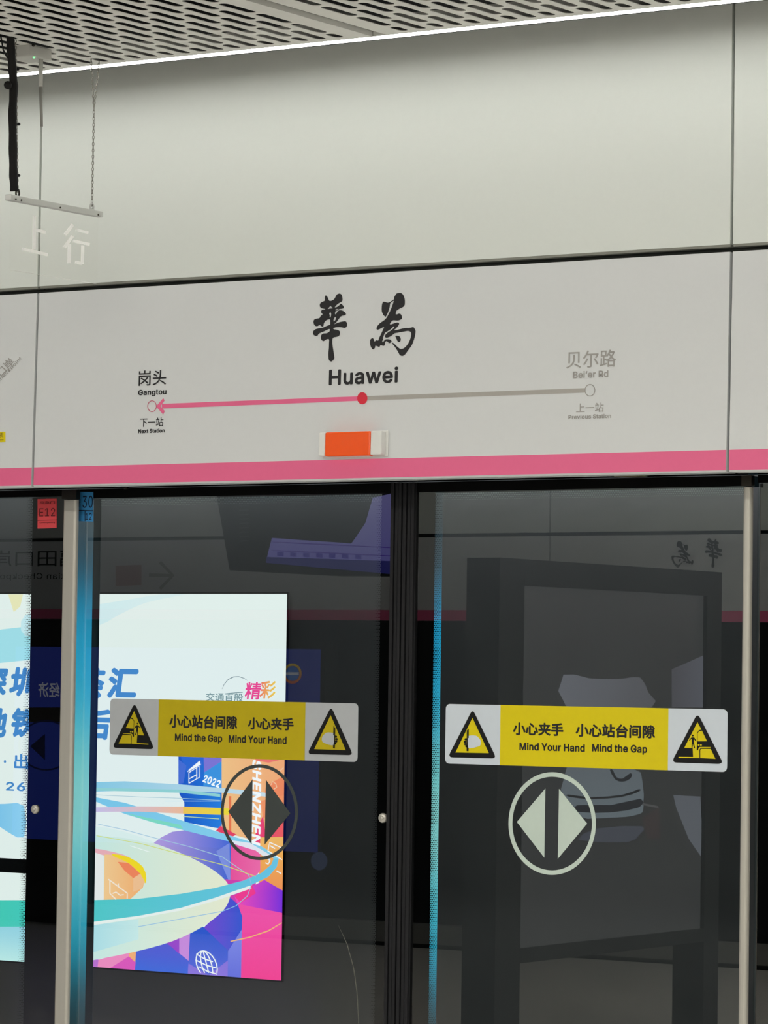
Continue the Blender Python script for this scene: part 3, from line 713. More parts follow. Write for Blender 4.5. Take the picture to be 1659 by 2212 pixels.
WEI = [GLYPH_B([(1000, 45), (1060, 42), (1120, 70), (1170, 150), (1200, 270), (1200, 400), (1180, 460), (1130, 510), (1050, 545), (970, 590), (920, 640), (905, 700), (910, 740), (960, 735), (1010, 715), (1070, 735), (1100, 790), (1110, 870), (1070, 910), (1000, 940), (930, 945), (830, 935), (770, 970), (735, 1020), (715, 1060), (760, 1065), (850, 1035), (940, 1005), (1000, 1015), (1015, 1055), (980, 1120), (920, 1190), (860, 1255), (960, 1245), (1100, 1210), (1220, 1185), (1350, 1185), (1470, 1160), (1505, 1185), (1550, 1270), (1540, 1400), (1500, 1560), (1430, 1740), (1330, 1880), (1220, 2030), (1150, 2085), (1090, 2090), (1030, 2050), (970, 1940), (880, 1800), (785, 1680), (840, 1680), (920, 1760), (1040, 1860), (1110, 1870), (1200, 1820), (1290, 1720), (1370, 1570), (1410, 1420), (1405, 1340), (1370, 1300), (1300, 1280), (1180, 1300), (1000, 1335), (870, 1360), (790, 1420), (690, 1480), (600, 1500), (560, 1470), (570, 1410), (640, 1340), (760, 1260), (850, 1180), (860, 1145), (840, 1135), (800, 1170), (740, 1225), (640, 1290), (560, 1335), (520, 1420), (485, 1520), (490, 1560), (465, 1620), (485, 1650), (520, 1610), (570, 1560), (650, 1550), (730, 1570), (770, 1620), (740, 1660), (690, 1675), (650, 1640), (610, 1615), (565, 1640), (545, 1740), (520, 1765), (470, 1760), (410, 1745), (370, 1810), (330, 1790), (240, 1765), (230, 1820), (190, 1875), (150, 1875), (100, 1800), (75, 1720), (72, 1600), (100, 1540), (155, 1515), (185, 1550), (210, 1620), (240, 1610), (280, 1585), (340, 1590), (360, 1520), (420, 1400), (480, 1270), (525, 1150), (440, 1190), (360, 1230), (300, 1240), (280, 1200), (310, 1120), (390, 1030), (520, 940), (600, 860), (660, 760), (720, 640), (780, 500), (830, 350), (838, 300), (780, 340), (725, 385), (710, 480), (690, 570), (640, 700), (590, 800), (560, 815), (500, 750), (455, 650), (450, 520), (465, 400), (500, 335), (545, 330), (620, 355), (680, 355), (740, 325), (845, 255), (860, 180), (910, 90), (950, 55)]),
       GLYPH_B([(895, 1450), (960, 1435), (1030, 1460), (1065, 1530), (1060, 1600), (1020, 1645), (970, 1620), (940, 1560)])]

v_top = FASCIA.px(830, 588.5)[1]
v_bot = FASCIA.px(830, 1035.5)[1]
v_pk = FASCIA.px(830, 990.5)[1]
fl = ['pale fascia panel at the left edge with grey slanted lettering and a yellow sticker', 'wide pale fascia panel with black station name, route line and pink stripe', 'plain pale fascia panel with pink stripe at the right edge']
fascias = []
for i, (a, b) in enumerate(spans):
    t = thing('fascia_panel', fl[i], 'sign panel', (0, 0, ZS), 'fascia panels above the doors')
    fascias.append(t)
    mb = MB()
    P = FASCIA.P
    pr = [(v_top, 0), (v_bot + .004, 0), (v_bot, -.004), (v_bot, -.05), (v_top, -.05)]
    mb.use(m_fascia).prism([P(a, v, n) for v, n in pr], (b - a, 0, 0))
    mb.build('panel', None, t)
    MB().prism([P(a, v_bot + .0045, .0004), P(b, v_bot + .0045, .0004), P(b, v_pk, .0004), P(a, v_pk, .0004)], -FASCIA.N * .0003).build('stripe', m_pink, t)['label'] = 'pink stripe along the lower edge'
t = fascias[1]
for loops in (HUA, WEI):
    mb = MB(); fill(mb, FASCIA, loops, sm=4)
    mb.build('station_character', m_ink, t)['label'] = 'large black brush-written character'


def latin(parent, s, cx, cy, w, h, m, name, bold=.012, pl=FASCIA):
    mb = MB()
    text(mb, pl, s, cx, cy, w, h, bold=bold)
    return mb.build(name, m, parent)


latin(t, 'Huawei', 785, 812.4, 149, 35, m_ink, 'station_name_lettering', .021)
latin(t, '岗头', 329.5, 816, 59, 33, m_ink, 'station_lettering', .008)
latin(t, 'Gangtou', 329.3, 848.5, 61, 15, m_ink, 'station_lettering', .026)
latin(t, '下一站', 328, 912, 50, 19.5, m_ink, 'caption_lettering', .004)
latin(t, 'Next Station', 327.4, 930.8, 57, 9, m_ink, 'caption_lettering', .03)
latin(t, '贝尔路', 1277, 775.5, 107, 37, m_greyink, 'station_lettering', .004)
latin(t, "Bei’er Rd", 1276, 808.5, 76, 15, m_greyink, 'station_lettering', .02)
latin(t, '上一站', 1274.5, 880.5, 59, 20, m_greyink, 'caption_lettering', .0)
latin(t, 'Previous Station', 1274, 899.7, 92, 9.5, m_greyink, 'caption_lettering', .02)
rl = lambda x: 877.6 + (x - 345) * (860.6 - 877.6) / (783 - 345)
gl = lambda x: 860.2 + (x - 795) * (843.4 - 860.2) / (1263 - 795)
mb = MB()
fill(mb, FASCIA, [[(350, rl(350) - 5), (783, rl(783) - 4.9), (783, rl(783) + 4.9), (350, rl(350) + 5)]], n=.0004)
fill(mb, FASCIA, [[(337.5, 877.8), (353, 860), (355.5, 865.5), (346.5, 877.6), (356, 888), (352.6, 895.5)]], n=.0005)
o = mb.build('route_line', m_pink, t); o['label'] = 'pink arrow line pointing left'
mb = MB(); fill(mb, FASCIA, [[(783, gl(783) - 4.8), (1265, gl(1265) - 4.8), (1265, gl(1265) + 4.8), (783, gl(783) + 4.8)]], n=.0003)
mb.build('route_line', m_greyline, t)['label'] = 'grey route line'
mb = MB(); fill(mb, FASCIA, [ellipse(783, 860.3, 22, 25.8)], n=.0009)
mb.build('station_dot', m_red, t)['label'] = 'red dot for this station'
mb = MB(); fill(mb, FASCIA, [ellipse(328.6, 877.5, 20, 25), ellipse(328.6, 877.5, 17.2, 22)], n=.0005)
mb.build('station_circle', mat('rose_ink', (205, 92, 120), .5), t)
mb = MB(); fill(mb, FASCIA, [ellipse(1274.5, 843, 22.5, 26.5), ellipse(1274.5, 843, 19.6, 23.2)], n=.0005)
mb.build('station_circle', m_greyink, t)
# marks on the left panel
t = fascias[0]
for s, cx, cy, w, h, r in (('口岸', 12, 793, 40, 20, .80), ('Checkpoint', 20, 800, 72, 9, .80)):
    mb = MB(); text(mb, FASCIA, s, cx, cy, w, h, rot=r, bold=.005)
    mb.build('slanted_lettering', m_greyink, t)
mb = MB(); fill(mb, FASCIA, [[(-14, 934), (12, 932.5), (12, 955), (-14, 956)]])
o = mb.build('sticker', m_yellow, t); o['label'] = 'small yellow sticker'
mb = MB(); text(mb, FASCIA, '质', 3, 940, 10, 10, n=.0012); text(mb, FASCIA, '一', 2, 950, 12, 2, n=.0012)
mb.build('sticker_lettering', mat('brown_ink', (120, 96, 10), .5), o)

# indicator lamp on the fascia
c0 = FASCIA.at(771, 960)
t = thing('indicator_lamp', 'small orange door lamp in a white housing below the red dot', 'lamp', c0)
P = FASCIA.P
ua, ub = FASCIA.px(700, 960)[0], FASCIA.px(836, 960)[0]
va, vb = FASCIA.px(771, 988)[1], FASCIA.px(771, 934)[1]
oa, ob = FASCIA.px(714, 960)[0], FASCIA.px(812, 960)[0]


def fbox(u0, u1, v0, v1, n0, n1):
    return MB().prism([P(u0, v0, n0), P(u1, v0, n0), P(u1, v1, n0), P(u0, v1, n0)], FASCIA.N * (n1 - n0))


fbox(ua - .003, ub + .006, va, vb + .002, 0, .006).build('base_plate', m_white, t, .002)
fbox(ua, oa, va + .003, vb, .006, .026).build('end_cap', m_white, t, .003)
fbox(ob, ub, va + .003, vb, .006, .026).build('end_cap', m_white, t, .003)
fbox(oa + .0005, ob - .0005, va + .002, vb, .006, .027).build('lens', m_orange, t, .004)['label'] = 'orange lens'

# ================================================================== HEADER SOFFIT
t = thing('header_beam', 'polished metal underside of the fascia with black rail over the doors', 'beam', (0, .1, zf0))
zsf = zf0 + .004
MB().box((-3.2, .056, zsf), (3.2, GY - .002, zsf + .012)).build('soffit', m_soffit, t)['label'] = 'mirror-bright metal underside'
MB().box((-3.2, .13, zsf + .013), (3.2, .30, zsf + .3)).build('beam_core', m_black, t)
q = Plane((0, 0, zsf), X, Vector((0, 1, 0)))
p = q.at(272, 1053.5)
MB().tube([(p.x, p.y, zsf), (p.x, p.y, zsf - .004)], [.008, .006], 16).build('screw', m_alud, t)
p = q.at(1362, 1027)
MB().tube([(p.x, p.y, zsf), (p.x, p.y, zsf - .003)], [.045, .04], 24).build('keyhole_plate', m_brass, t)['label'] = 'dull brass round plate'

# ================================================================== POSTS
xA = POSTP.at(127.8, 1500).x
xB = POSTP.at(157, 1500).x
xC = POSTP.at(1599.5, 1500).x
xD = POSTP.at(1618, 1500).x
REVD = .0
q = Plane((xB, 0, 0), Vector((0, 1, 0)), Z)
yrev = q.px(195.4, 1500)[0]            # depth of the reveal face seen right of the left post


def post(x0, x1, label, y1):
    t = thing('door_post', label, 'post', ((x0 + x1) / 2, COLY, 0), 'posts between the screen doors')
    r = .009
    pts = []
    for k in range(7):
        a = math.pi + math.pi / 2 * k / 6
        pts.append((x0 + r + r * math.cos(a), COLY + r + r * math.sin(a)))
    for k in range(7):
        a = 1.5 * math.pi + math.pi / 2 * k / 6
        pts.append((x1 - r + r * math.cos(a), COLY + r + r * math.sin(a)))
    pts += [(x1, COLY + .0125), (x0, COLY + .0125)]
    zt = zsf - .003
    MB().prism([(x, y, .002) for x, y in pts], (0, 0, zt - .03)).build('front_cover', m_steel, t)
    MB().box((x0 + .004, COLY + .0126, .002), (x1 - .004, COLY + .0165, zt)).build('core', m_alud, t)
    MB().box((x0 - .002, COLY - .002, zt - .026), (x1 + .002, COLY + .0145, zt)).build('cap', m_alud, t)
    return t


pt = post(xA, xB, 'steel door post left of the paired doors, with turquoise glow beside it', yrev)
post(xC, xD, 'narrow steel door post right of the paired doors', yrev)
# ================================================================== DOORS
zg1 = zsf - .001
zg0 = .02
GT = .012


def gx(p, y=1500):
    return GLASS.at(p, y).x


def pane(t, x0, x1, z0, z1):
    mb = MB()
    y0, y1 = GY, GY + GT
    v = [(x, y, z) for z in (z0, z1) for y in (y0, y1) for x in (x0, x1)]
    mb.use(m_gfront).add(v, [(0, 1, 5, 4)])
    mb.use(m_gclear).add(v, [(2, 6, 7, 3), (0, 4, 6, 2), (1, 3, 7, 5), (0, 2, 3, 1), (4, 5, 7, 6)])
    return mb.build('glass_pane', None, t, fixn=False)


def dots(x0, x1, z0, z1, pitch, r0_, r1_, ax):
    """printed frit dots on the inner glass face, shrinking along ax"""
    mb = MB()
    y = GY + GT - .0008
    ny = int((z1 - z0) / pitch)
    nx = max(1, int(round((x1 - x0) / pitch)))
    for j in range(ny):
        for i in range(nx):
            x = x0 + (i + .5 + (.5 if j % 2 else 0) - .25) * pitch
            z = z0 + (j + .5) * pitch
            f = (i + .5) / nx if ax == 'x' else (1 - (i + .5) / nx if ax == '-x' else (j + .5) / ny)
            r = r0_ + (r1_ - r0_) * f
            mb.add([(x + r, y, z), (x, y, z + r), (x - r, y, z), (x, y, z - r)], [(0, 1, 2, 3)])
    return mb


xs0, xsm, xs1 = gx(842.5), gx(868), gx(895)
zrl = GLASS.at(300, 1075).z            # lower edge of black top rail (left leaf)
doorL = thing('sliding_door', 'left glass sliding door leaf showing the bright poster behind', 'door', ((xB + xsm) / 2, GY, 0), 'paired platform screen doors')
doorR = thing('sliding_door', 'right glass sliding door leaf with bright yellow warning sticker, darker behind', 'door', ((xC + xsm) / 2, GY, 0), 'paired platform screen doors')
yb = GY + GT + .0005
INNER = Plane((0, yb, 0), X, Z)
xLl = INNER.at(157, 1500).x - .012     # the left leaf runs in behind the post
xret = INNER.at(157, 1500).x           # its polished return, seen through the glass
yret = Plane((xret, 0, 0), Vector((0, 1, 0)), Z).px(196.5, 1500)[0]
pane(doorL, xLl, xs0, zg0, zrl)
pane(doorR, xs1, xC - .001, zg0, zrl)
for d, a, b in ((doorL, xLl, xs0), (doorR, xs1, xC)):
    MB().box((a, GY, zrl + .0005), (b, yb + .045, zg1)).build('top_rail', m_frit, d)
    MB().box((a, yb, zg0), (b, yb + .045, zg0 + .12)).build('bottom_rail', m_frit, d)
# left leaf: thin outer stile, wide black inner border
xstL = INNER.at(211, 1500).x
MB().box((INNER.at(195.8, 1500).x, yb, zg0 + .121), (xstL, yb + .0015, zrl - .001)).build('edge_band', mat('dark_green_edge', (20, 32, 34), .35, .0), doorL)['label'] = 'dark printed band on the glass'
MB().box((xLl, yb, zg0 + .121), (xret - .0012, yret, zrl - .001)).build('stile', m_frit, doorL)
MB().box((xret - .0012, yb, zg0 + .121), (xret, yret, zrl - .001)).build('stile_return', m_reveal, doorL)['label'] = 'polished inner side of the outer stile, glowing turquoise'
xbl = gx(813)
MB().box((xbl, yb, zg0 + .121), (xs0, yb + .04, zrl - .001)).build('stile', m_frit, doorL)
dots(xbl - .016, xbl + .002, zg0 + .12, zrl, .005, .0005, .0025, 'x').build('dotted_border', m_frit, doorL)['kind'] = 'stuff'
dots(xstL, xbl, zrl - .022, zrl + .001, .005, .0008, .0024, 'z').build('dotted_border', m_dots, doorL)['kind'] = 'stuff'
# right leaf: black border with polished return behind it
xbr = gx(929.5)
qr = Plane((xbr, 0, 0), Vector((0, 1, 0)), Z)
yst = qr.px(951, 1500)[0]
MB().box((xs1, yb, zg0 + .121), (xbr - .0012, yst, zrl - .001)).build('stile', m_frit, doorR)
MB().box((xbr - .0012, yb, zg0 + .121), (xbr, yst, zrl - .001)).build('stile_return', m_reveal, doorR)['label'] = 'polished inner side of the black stile'
dots(xbr - .003, xbr + .021, zg0 + .12, zrl, .005, .0026, .0013, 'x').build('dotted_border', m_frit, doorR)['kind'] = 'stuff'
dots(xbr + .021, xC, zrl - .022, zrl + .001, .005, .0008, .0024, 'z').build('dotted_border', m_dots, doorR)['kind'] = 'stuff'
for d, a, b in ((doorL, xs0, xsm - .001), (doorR, xsm + .001, xs1)):
    mb = MB()
    w = b - a
    for k in range(3):
        mb.box((a + w * k / 3 + .001, GY - .012 + (.003 if k == 1 else 0), zg0), (a + w * (k + 1) / 3 - .001, GY + .05, zg1))
    mb.box((a, GY - .004, zg0), (b, GY + .05, zg1))
    mb.build('edge_seal', m_rubber, d, .002)


def button(d, px_, py_):
    p = GLASS.at(px_, py_)
    mb = MB()
    mb.tube([p, p + Vector((0, -.004, 0)), p + Vector((0, -.007, 0))], [.0125, .0125, .0095], 24)
    mb.tube([p + Vector((0, -.007, 0)), p + Vector((0, -.009, 0))], [.0055, .005], 12)
    return mb.build('lock_button', m_steel, d)


button(doorL, 828, 1767)

# blue number sticker at the top left of the leaf
o = MB()
fill(o, GLASS, [[(168.5, 1062), (202, 1063), (202, 1127), (168.5, 1126)]], n=.0006)
st = o.build('number_sticker', m_bluestk, doorL); st['label'] = 'blue sticker reading 30 and 12'
o = MB()
text(o, GLASS, '30', 190, 1084, 22, 26, n=.0014, bold=.0)
text(o, GLASS, '12', 192, 1116, 13, 15, n=.0014)
text(o, GLASS, '编号', 172, 1086, 5, 18, n=.0014)
fill(o, GLASS, [[(168.5, 1101.5), (202, 1102.5), (202, 1104.5), (168.5, 1103.5)]], n=.0013)
fill(o, GLASS, [[(183.5, 1104), (185, 1104), (185, 1126), (183.5, 1126)]], n=.0013)
o.build('sticker_lettering', m_bluetxt, st)


# warning stickers
TG = zm(1460, 1540, 15.8)
TH = zm(970, 1530, 15.8)


def tri_map(src, dst):
    (ax, ay), (bx, by), (cx, cy) = src
    det = (bx - ax) * (cy - ay) - (cx - ax) * (by - ay)
    (Ax, Ay), (Bx, By), (Cx, Cy) = dst

    def f(pts):
        out = []
        for x, y in pts:
            s = ((x - ax) * (cy - ay) - (cx - ax) * (y - ay)) / det
            t_ = ((bx - ax) * (y - ay) - (x - ax) * (by - ay)) / det
            out.append((Ax + s * (Bx - Ax) + t_ * (Cx - Ax), Ay + s * (By - Ay) + t_ * (Cy - Ay)))
        return out
    return f


def rtri(a, b, c, r):
    """triangle with rounded corners"""
    out = []
    P3 = [Vector(p) for p in (a, b, c)]
    for i in range(3):
        p, q_, n_ = P3[i], P3[i - 1], P3[(i + 1) % 3]
        s, e = p + (q_ - p).normalized() * r, p + (n_ - p).normalized() * r
        for k in range(7):
            t_ = k / 6
            out.append(tuple((1 - t_) ** 2 * s + 2 * t_ * (1 - t_) * p + t_ ** 2 * e))
    return out


def hand_sign(st, f, yel, wht):
    n = .0016
    mb = MB(); fill(mb, GLASS, [f(rtri((815, 30), (1630, 1695), (-30, 1660), 170))], n=n)
    mb.build('triangle_border', m_ink if 0 else m_black, st)
    mb = MB(); fill(mb, GLASS, [f([(815, 325), (1375, 1515), (235, 1500)])], n=n + .0006)
    mb.build('triangle_field', yel, st)
    mb = MB()
    fill(mb, GLASS, [f([(650, 1010), (700, 930), (930, 925), (1040, 1010), (1100, 1100), (1085, 1250), (950, 1310), (800, 1345), (655, 1325)])], n=n + .0012, sm=3)
    mb.build('hand_symbol', wht, st)
    mb = MB()
    fill(mb, GLASS, [f([(630, 740), (655, 740), (660, 1450), (625, 1450)])], n=n + .0018)
    fill(mb, GLASS, [f([(668, 700), (692, 700), (692, 1010), (668, 1010)])], n=n + .0018)
    fill(mb, GLASS, [f([(668, 1330), (690, 1330), (685, 1450), (664, 1450)])], n=n + .0018)
    for cx, cy in ((600, 1050), (575, 1135), (585, 1215), (625, 1285)):
        fill(mb, GLASS, [f(ellipse(cx, cy, 96, 76, 16))], n=n + .0018)
    mb.build('finger_symbol', m_black, st)


def gap_sign(st, f, yel, wht):
    n = .0016
    mb = MB(); fill(mb, GLASS, [f(rtri((752, 10), (1630, 1735), (-145, 1690), 190))], n=n)
    mb.build('triangle_border', m_black, st)
    mb = MB()
    fill(mb, GLASS, [f([(752, 320), (885, 570), (800, 590), (735, 680), (735, 970), (720, 1275), (770, 1275), (790, 1190), (840, 1160), (1190, 1160), (1190, 1185), (860, 1190), (815, 1260), (815, 1535), (105, 1535), (105, 1500), (600, 1500), (585, 1200), (300, 1195)])], n=n + .0006)
    fill(mb, GLASS, [f([(900, 605), (1075, 965), (755, 970), (755, 700), (800, 630)])], n=n + .0006)
    fill(mb, GLASS, [f([(870, 1225), (1200, 1225), (1360, 1560), (845, 1535), (845, 1260)])], n=n + .0006)
    for cx in (790, 868):
        fill(mb, GLASS, [f(ellipse(cx, 1092, 60, 60, 16))], n=n + .0006)
    mb.build('triangle_field', yel, st)
    mb = MB()
    k = n + .0012
    fill(mb, GLASS, [f(ellipse(592, 775, 60, 64, 16))], n=k)
    fill(mb, GLASS, [f([(550, 835), (640, 835), (720, 960), (705, 975), (630, 900), (628, 1020), (670, 1200), (640, 1205), (595, 1050), (575, 1200), (550, 1200), (555, 1020), (555, 880), (475, 950), (460, 935)])], n=k)
    mb.build('person_symbol', m_black, st)


def sticker(d, cx, cy, w, h, y0, y1, yel, wht, label, items, signs):
    u0_, u1_ = GLASS.px(cx - w / 2, cy)[0], GLASS.px(cx + w / 2, cy)[0]
    vc = GLASS.px(cx, cy)[1]
    hh = (GLASS.px(cx, cy - h / 2)[1] - GLASS.px(cx, cy + h / 2)[1]) / 2
    mb = MB()
    fill(mb, GLASS, [rrect(u0_, vc - hh, u1_, vc + hh, .012)], n=.0005, px=False)
    st = mb.build('warning_sticker', wht, d)
    st['label'] = label
    ya, yb_ = GLASS.px(y0, cy)[0], GLASS.px(y1, cy)[0]
    mb = MB()
    fill(mb, GLASS, [[(ya, vc - hh), (yb_, vc - hh), (yb_, vc + hh), (ya, vc + hh)]], n=.0011, px=False)
    mb.build('yellow_field', yel, st)
    for s, x, y, ww, h_, bo in items:
        mb = MB()
        text(mb, GLASS, s, x, y, ww, h_, n=.0018, bold=bo)
        mb.build('sticker_lettering', m_ink, st)
    for fn, dst in signs:
        src = [(815, 95), (50, 1610), (1550, 1640)] if fn is hand_sign else [(752, 75), (-75, 1660), (1560, 1690)]
        fn(st, tri_map(src, dst), yel, wht)


sticker(doorR, 1267, 1592.5, 609, 132, 1080.9, 1443.7, m_yellow, m_paleblue, 'bright yellow and white warning sticker',
        [('小心夹手', 1163, 1575, 109, 28, .032), ('小心站台间隙', 1329.5, 1579, 172, 29, .032), ('Mind Your Hand', 1193, 1614, 141, 17, .026), ('Mind the Gap', 1339, 1618.5, 119, 21, .026)],
        [(hand_sign, [(1021.6, 1536), (973.2, 1632.5), (1068, 1635)]), (gap_sign, [(1507.6, 1544.5), (1455.5, 1645), (1559, 1647.5)])])
sticker(doorL, 505.5, 1576, 536, 124, 342.4, 659.5, m_yellowdim, m_whitedim, 'yellow and white warning sticker with colours dimmed against the bright poster',
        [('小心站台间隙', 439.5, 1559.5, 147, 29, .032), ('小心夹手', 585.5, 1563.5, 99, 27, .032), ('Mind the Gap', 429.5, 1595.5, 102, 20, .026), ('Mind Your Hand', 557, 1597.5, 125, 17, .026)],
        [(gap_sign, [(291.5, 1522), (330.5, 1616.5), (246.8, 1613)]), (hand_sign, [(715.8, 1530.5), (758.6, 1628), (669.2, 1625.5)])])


def arrows(d, c, w, h, th, tris, m, label):
    mb = MB()
    fill(mb, GLASS, [ellipse(*c, w, h, 64), ellipse(*c, w - 2 * th, h - 2.3 * th, 64)], n=.0006)
    o = mb.build('door_symbol', m, d); o['label'] = label
    for tr in tris:
        mb = MB(); fill(mb, GLASS, [tr], n=.0006)
        mb.build('arrow_triangle', m, o)


A4 = zm(180, 1640, 3.318)
A6 = zm(940, 1480, 2.307)
arrows(doorR, (1193, 1779), 189, 222, 8.6, [A6([(550, 515), (545, 860), (408, 682)]), A6([(618, 517), (612, 865), (758, 690)])], m_mint, 'pale green ring with two arrow triangles')
arrows(doorL, (560.5, 1754.5), 167, 207, 6.4, [A4([(1040, 375), (1214, 145), (1207, 610)]), A4([(1310, 148), (1300, 612), (1485, 388)])], m_mintdim, 'ring with two arrow triangles, dimmed to dark grey against the bright poster')
# scratches on the left leaf
mb = MB(); fill(mb, GLASS, [band([(732, 2000), (750, 2040), (764, 2090), (772, 2150), (775, 2215)], [.5, 1.6, 2, 2, 1.6])], n=.0003, th=.0002)
mb.build('scratch', mat('scratch_haze', (92, 92, 84), .6), doorL)

# fixed side panes
fixL = thing('emergency_door', 'glass emergency door left of the steel post with a red sticker', 'door', (xA - .6, GY, 0))
fixR = thing('emergency_door', 'dark glass emergency door cut off at the right edge of the photo', 'door', (xD + .6, GY, 0))
xfl0 = xA - 1.3
zrf = GLASS.at(60, 1074).z
xfr = xLl - .004
pane(fixL, xfl0, xfr, zg0, zrf)
pane(fixR, xD + .003, xD + 1.3, zg0, zrf)
xfb = gx(57)
for d, a, b in ((fixL, xfl0, xfr), (fixR, xD + .003, xD + 1.3)):
    MB().box((a, GY, zrf + .0005), (b, yb + .045, zg1)).build('top_rail', m_frit, d)
    MB().box((a, yb, zg0), (b, yb + .045, zg0 + .12)).build('bottom_rail', m_frit, d)
MB().box((xfb, yb, zg0 + .121), (xfr, yb + .04, zrf - .001)).build('stile', m_frit, fixL)
MB().box((xD + .003, yb, zg0 + .121), (xD + .17, yb + .04, zrf - .001)).build('stile', m_frit, fixR)
dots(xfb - .02, xfb + .002, zg0 + .12, zrf, .005, .0007, .0024, 'x').build('dotted_border', m_frit, fixL)['kind'] = 'stuff'
PB = Plane((0, GY + .09, 0), X, Z)
zb0, zb1 = PB.at(30, 1884).z, PB.at(30, 1855).z
MB().box((xfl0 + .05, GY + .06, zb0), (xfb + .03, GY + .10, zb1)).build('push_bar', m_tunneldk, fixL, .006)['label'] = 'dark push bar behind the glass'
button(fixL, 76.5, 1748)
mb = MB(); fill(mb, GLASS, [[(81.5, 1078), (122.8, 1077), (122.8, 1140.5), (81.5, 1142)]], n=.0006)
st = mb.build('number_sticker', m_redstk, fixL); st['label'] = 'red sticker reading E12'
mb = MB()
text(mb, GLASS, 'E12', 102.5, 1106.5, 34, 17.5, n=.0014)
text(mb, GLASS, '应急门', 102.5, 1085.5, 33, 6.5, n=.0014)
text(mb, GLASS, 'Emergency', 103, 1129, 33, 4.5, n=.0014)
fill(mb, GLASS, [[(81.5, 1123.7), (122.8, 1122.8), (122.8, 1124), (81.5, 1125)]], n=.0013)
mb.build('sticker_lettering', m_redtxt, st)

# ================================================================== HANGING SIGN
c = AD
dz = lambda x, y, z: (lambda d: CAM + d * ((z - CAM.z) / d.z))(fwd + RT * ((x - W / 2) / F) - UP * ((y - H / 2) / F))
hx = dz(205, 128, ZC).x
SG = Plane((hx, 0, 0), Vector((0, 1, 0)), Z)
ra, rb = SG.px(17, 423), SG.px(217, 467)
rz = (ra[1] + rb[1]) / 2
rh = .0075
t = thing('hanging_sign', 'clear acrylic sign engraved with two characters under a thin metal rail', 'sign', (hx, (ra[0] + rb[0]) / 2, rz))
MB().box((hx - .009, ra[0], rz - rh), (hx + .009, rb[0], rz + rh)).build('rail', m_alu, t, .0015)
for q_ in (28, 40, 124, 206):
    u = SG.px(q_, 423 + (q_ - 17) * .22 + 3)[0]
    MB().tube([(hx + .008, u, rz - .003), (hx + .0105, u, rz - .003)], .0024, 10).build('screw', m_alud, t)
sa, sb = SG.px(23, 500)[0], SG.px(210, 500)[0]
sz = SG.px(208, 613)[1]
mb = MB()
v = [(hx + dx, y, z) for z in (sz, rz - rh) for dx in (-.003, .003) for y in (sa, sb)]
mb.use(m_acryl).add(v, [(2, 3, 7, 6)])
mb.use(m_acryl2).add(v, [(0, 4, 5, 1)])
mb.use(m_acedge).add(v, [(0, 1, 3, 2)])
mb.use(m_acryl2).add(v, [(0, 2, 6, 4), (1, 5, 7, 3)])
sh = mb.build('acrylic_sheet', None, t, fixn=False)
EN = zm(0, 400, 6.9125)
for nm, segs in (('engraved_up', [([(490, 460), (483, 965)], 36), ([(503, 672), (655, 705)], 46), ([(312, 955), (683, 1040)], 42)]),
                 ('engraved_row', [([(1065, 590), (945, 745)], 38), ([(1060, 760), (935, 935)], 38), ([(1012, 880), (1008, 1170)], 40), ([(1112, 668), (1290, 710)], 34), ([(1070, 835), (1310, 885)], 40), ([(1212, 900), (1206, 1180)], 36), ([(1105, 1150), (1200, 1175)], 44)])):
    mb = MB()
    for path, wd in segs:
        fill(mb, SG, [EN(band(path, wd))], n=.0052, th=.003)
    mb.build('engraved_character', m_engrave, sh)


def chain(mb, p, q_, L=.0105):
    p, q_ = Vector(p), Vector(q_)
    n = max(2, int((q_ - p).length / (L * .78)))
    for i in range(n):
        mb.ring(p.lerp(q_, (i + .5) / n), (1, .3, 0) if i % 2 else (.3, -1, 0), L, .0052, .0009, 10)


yr = SG.px(198.5, 450)[0]
zy = SG.px(203, 232)[1]
y1, y2 = SG.px(196.5, 133)[0], SG.px(214.5, 128)[0]
mb = MB()
chain(mb, (hx, yr, rz + .018), (hx, SG.px(203, 232)[0], zy))
chain(mb, (hx, SG.px(203, 232)[0], zy), (hx, y1, ZC))
chain(mb, (hx, SG.px(203, 232)[0], zy), (hx, y2, ZC))
mb.build('chain', m_chain, t)
mb = MB(); mb.ring((hx, yr, rz + rh + .008), (0, 1, 0), .02, .013, .0025, 16)
mb.box((hx - .004, yr - .006, rz + rh - .001), (hx + .004, yr + .006, rz + rh + .003))
mb.build('eyelet', m_alu, t)
yl = SG.px(38, 412)[0]
mb = MB(); chain(mb, (hx, yl, rz + .018), (hx, SG.px(33.5, 92)[0], ZC)); mb.build('chain', m_chain, t)
mb = MB(); mb.ring((hx, yl, rz + rh + .008), (0, 1, 0), .02, .013, .0025, 16)
mb.build('eyelet', m_alud, t)

# black sleeved cable
cx_ = hx + .012
pts = [(22, 70), (23, 100), (26, 140), (30, 185), (27, 240), (28, 320), (29, 380), (31, 413)]
SC = Plane((cx_, 0, 0), Vector((0, 1, 0)), Z)
path = [SC.at(*p) for p in pts]
path = [Vector((cx_, path[0].y, ZC + .02))] + [p for p in path if p.z < ZC - .01]
t = thing('cable', 'thick black sleeved cable hanging beside the clear sign', 'cable', path[-1])
fine = []
for i in range(len(path) - 1):
    for k in range(5):
        fine.append(path[i].lerp(path[i + 1], k / 5))
fine.append(path[-1])
MB().tube(fine, [.0105 + .0006 * math.sin(i * 1.3) for i in range(len(fine))], 14).build('sleeve', m_conduit, t)
p = SC.at(17, 184)
MB().ball(p, .0095, 12, 8, (1, 1.2, 1.1)).build('clamp', m_conduit, t)
for x, y in ((38, 149), (40, 268), (40, 379)):
    p = SC.at(x, y)
    MB().ball(p, .004, 10, 6, (1, 1.6, 1)).tube([p, p + Vector((0, -.02, 0))], .0022, 8).build('cable_tie', m_black, t)
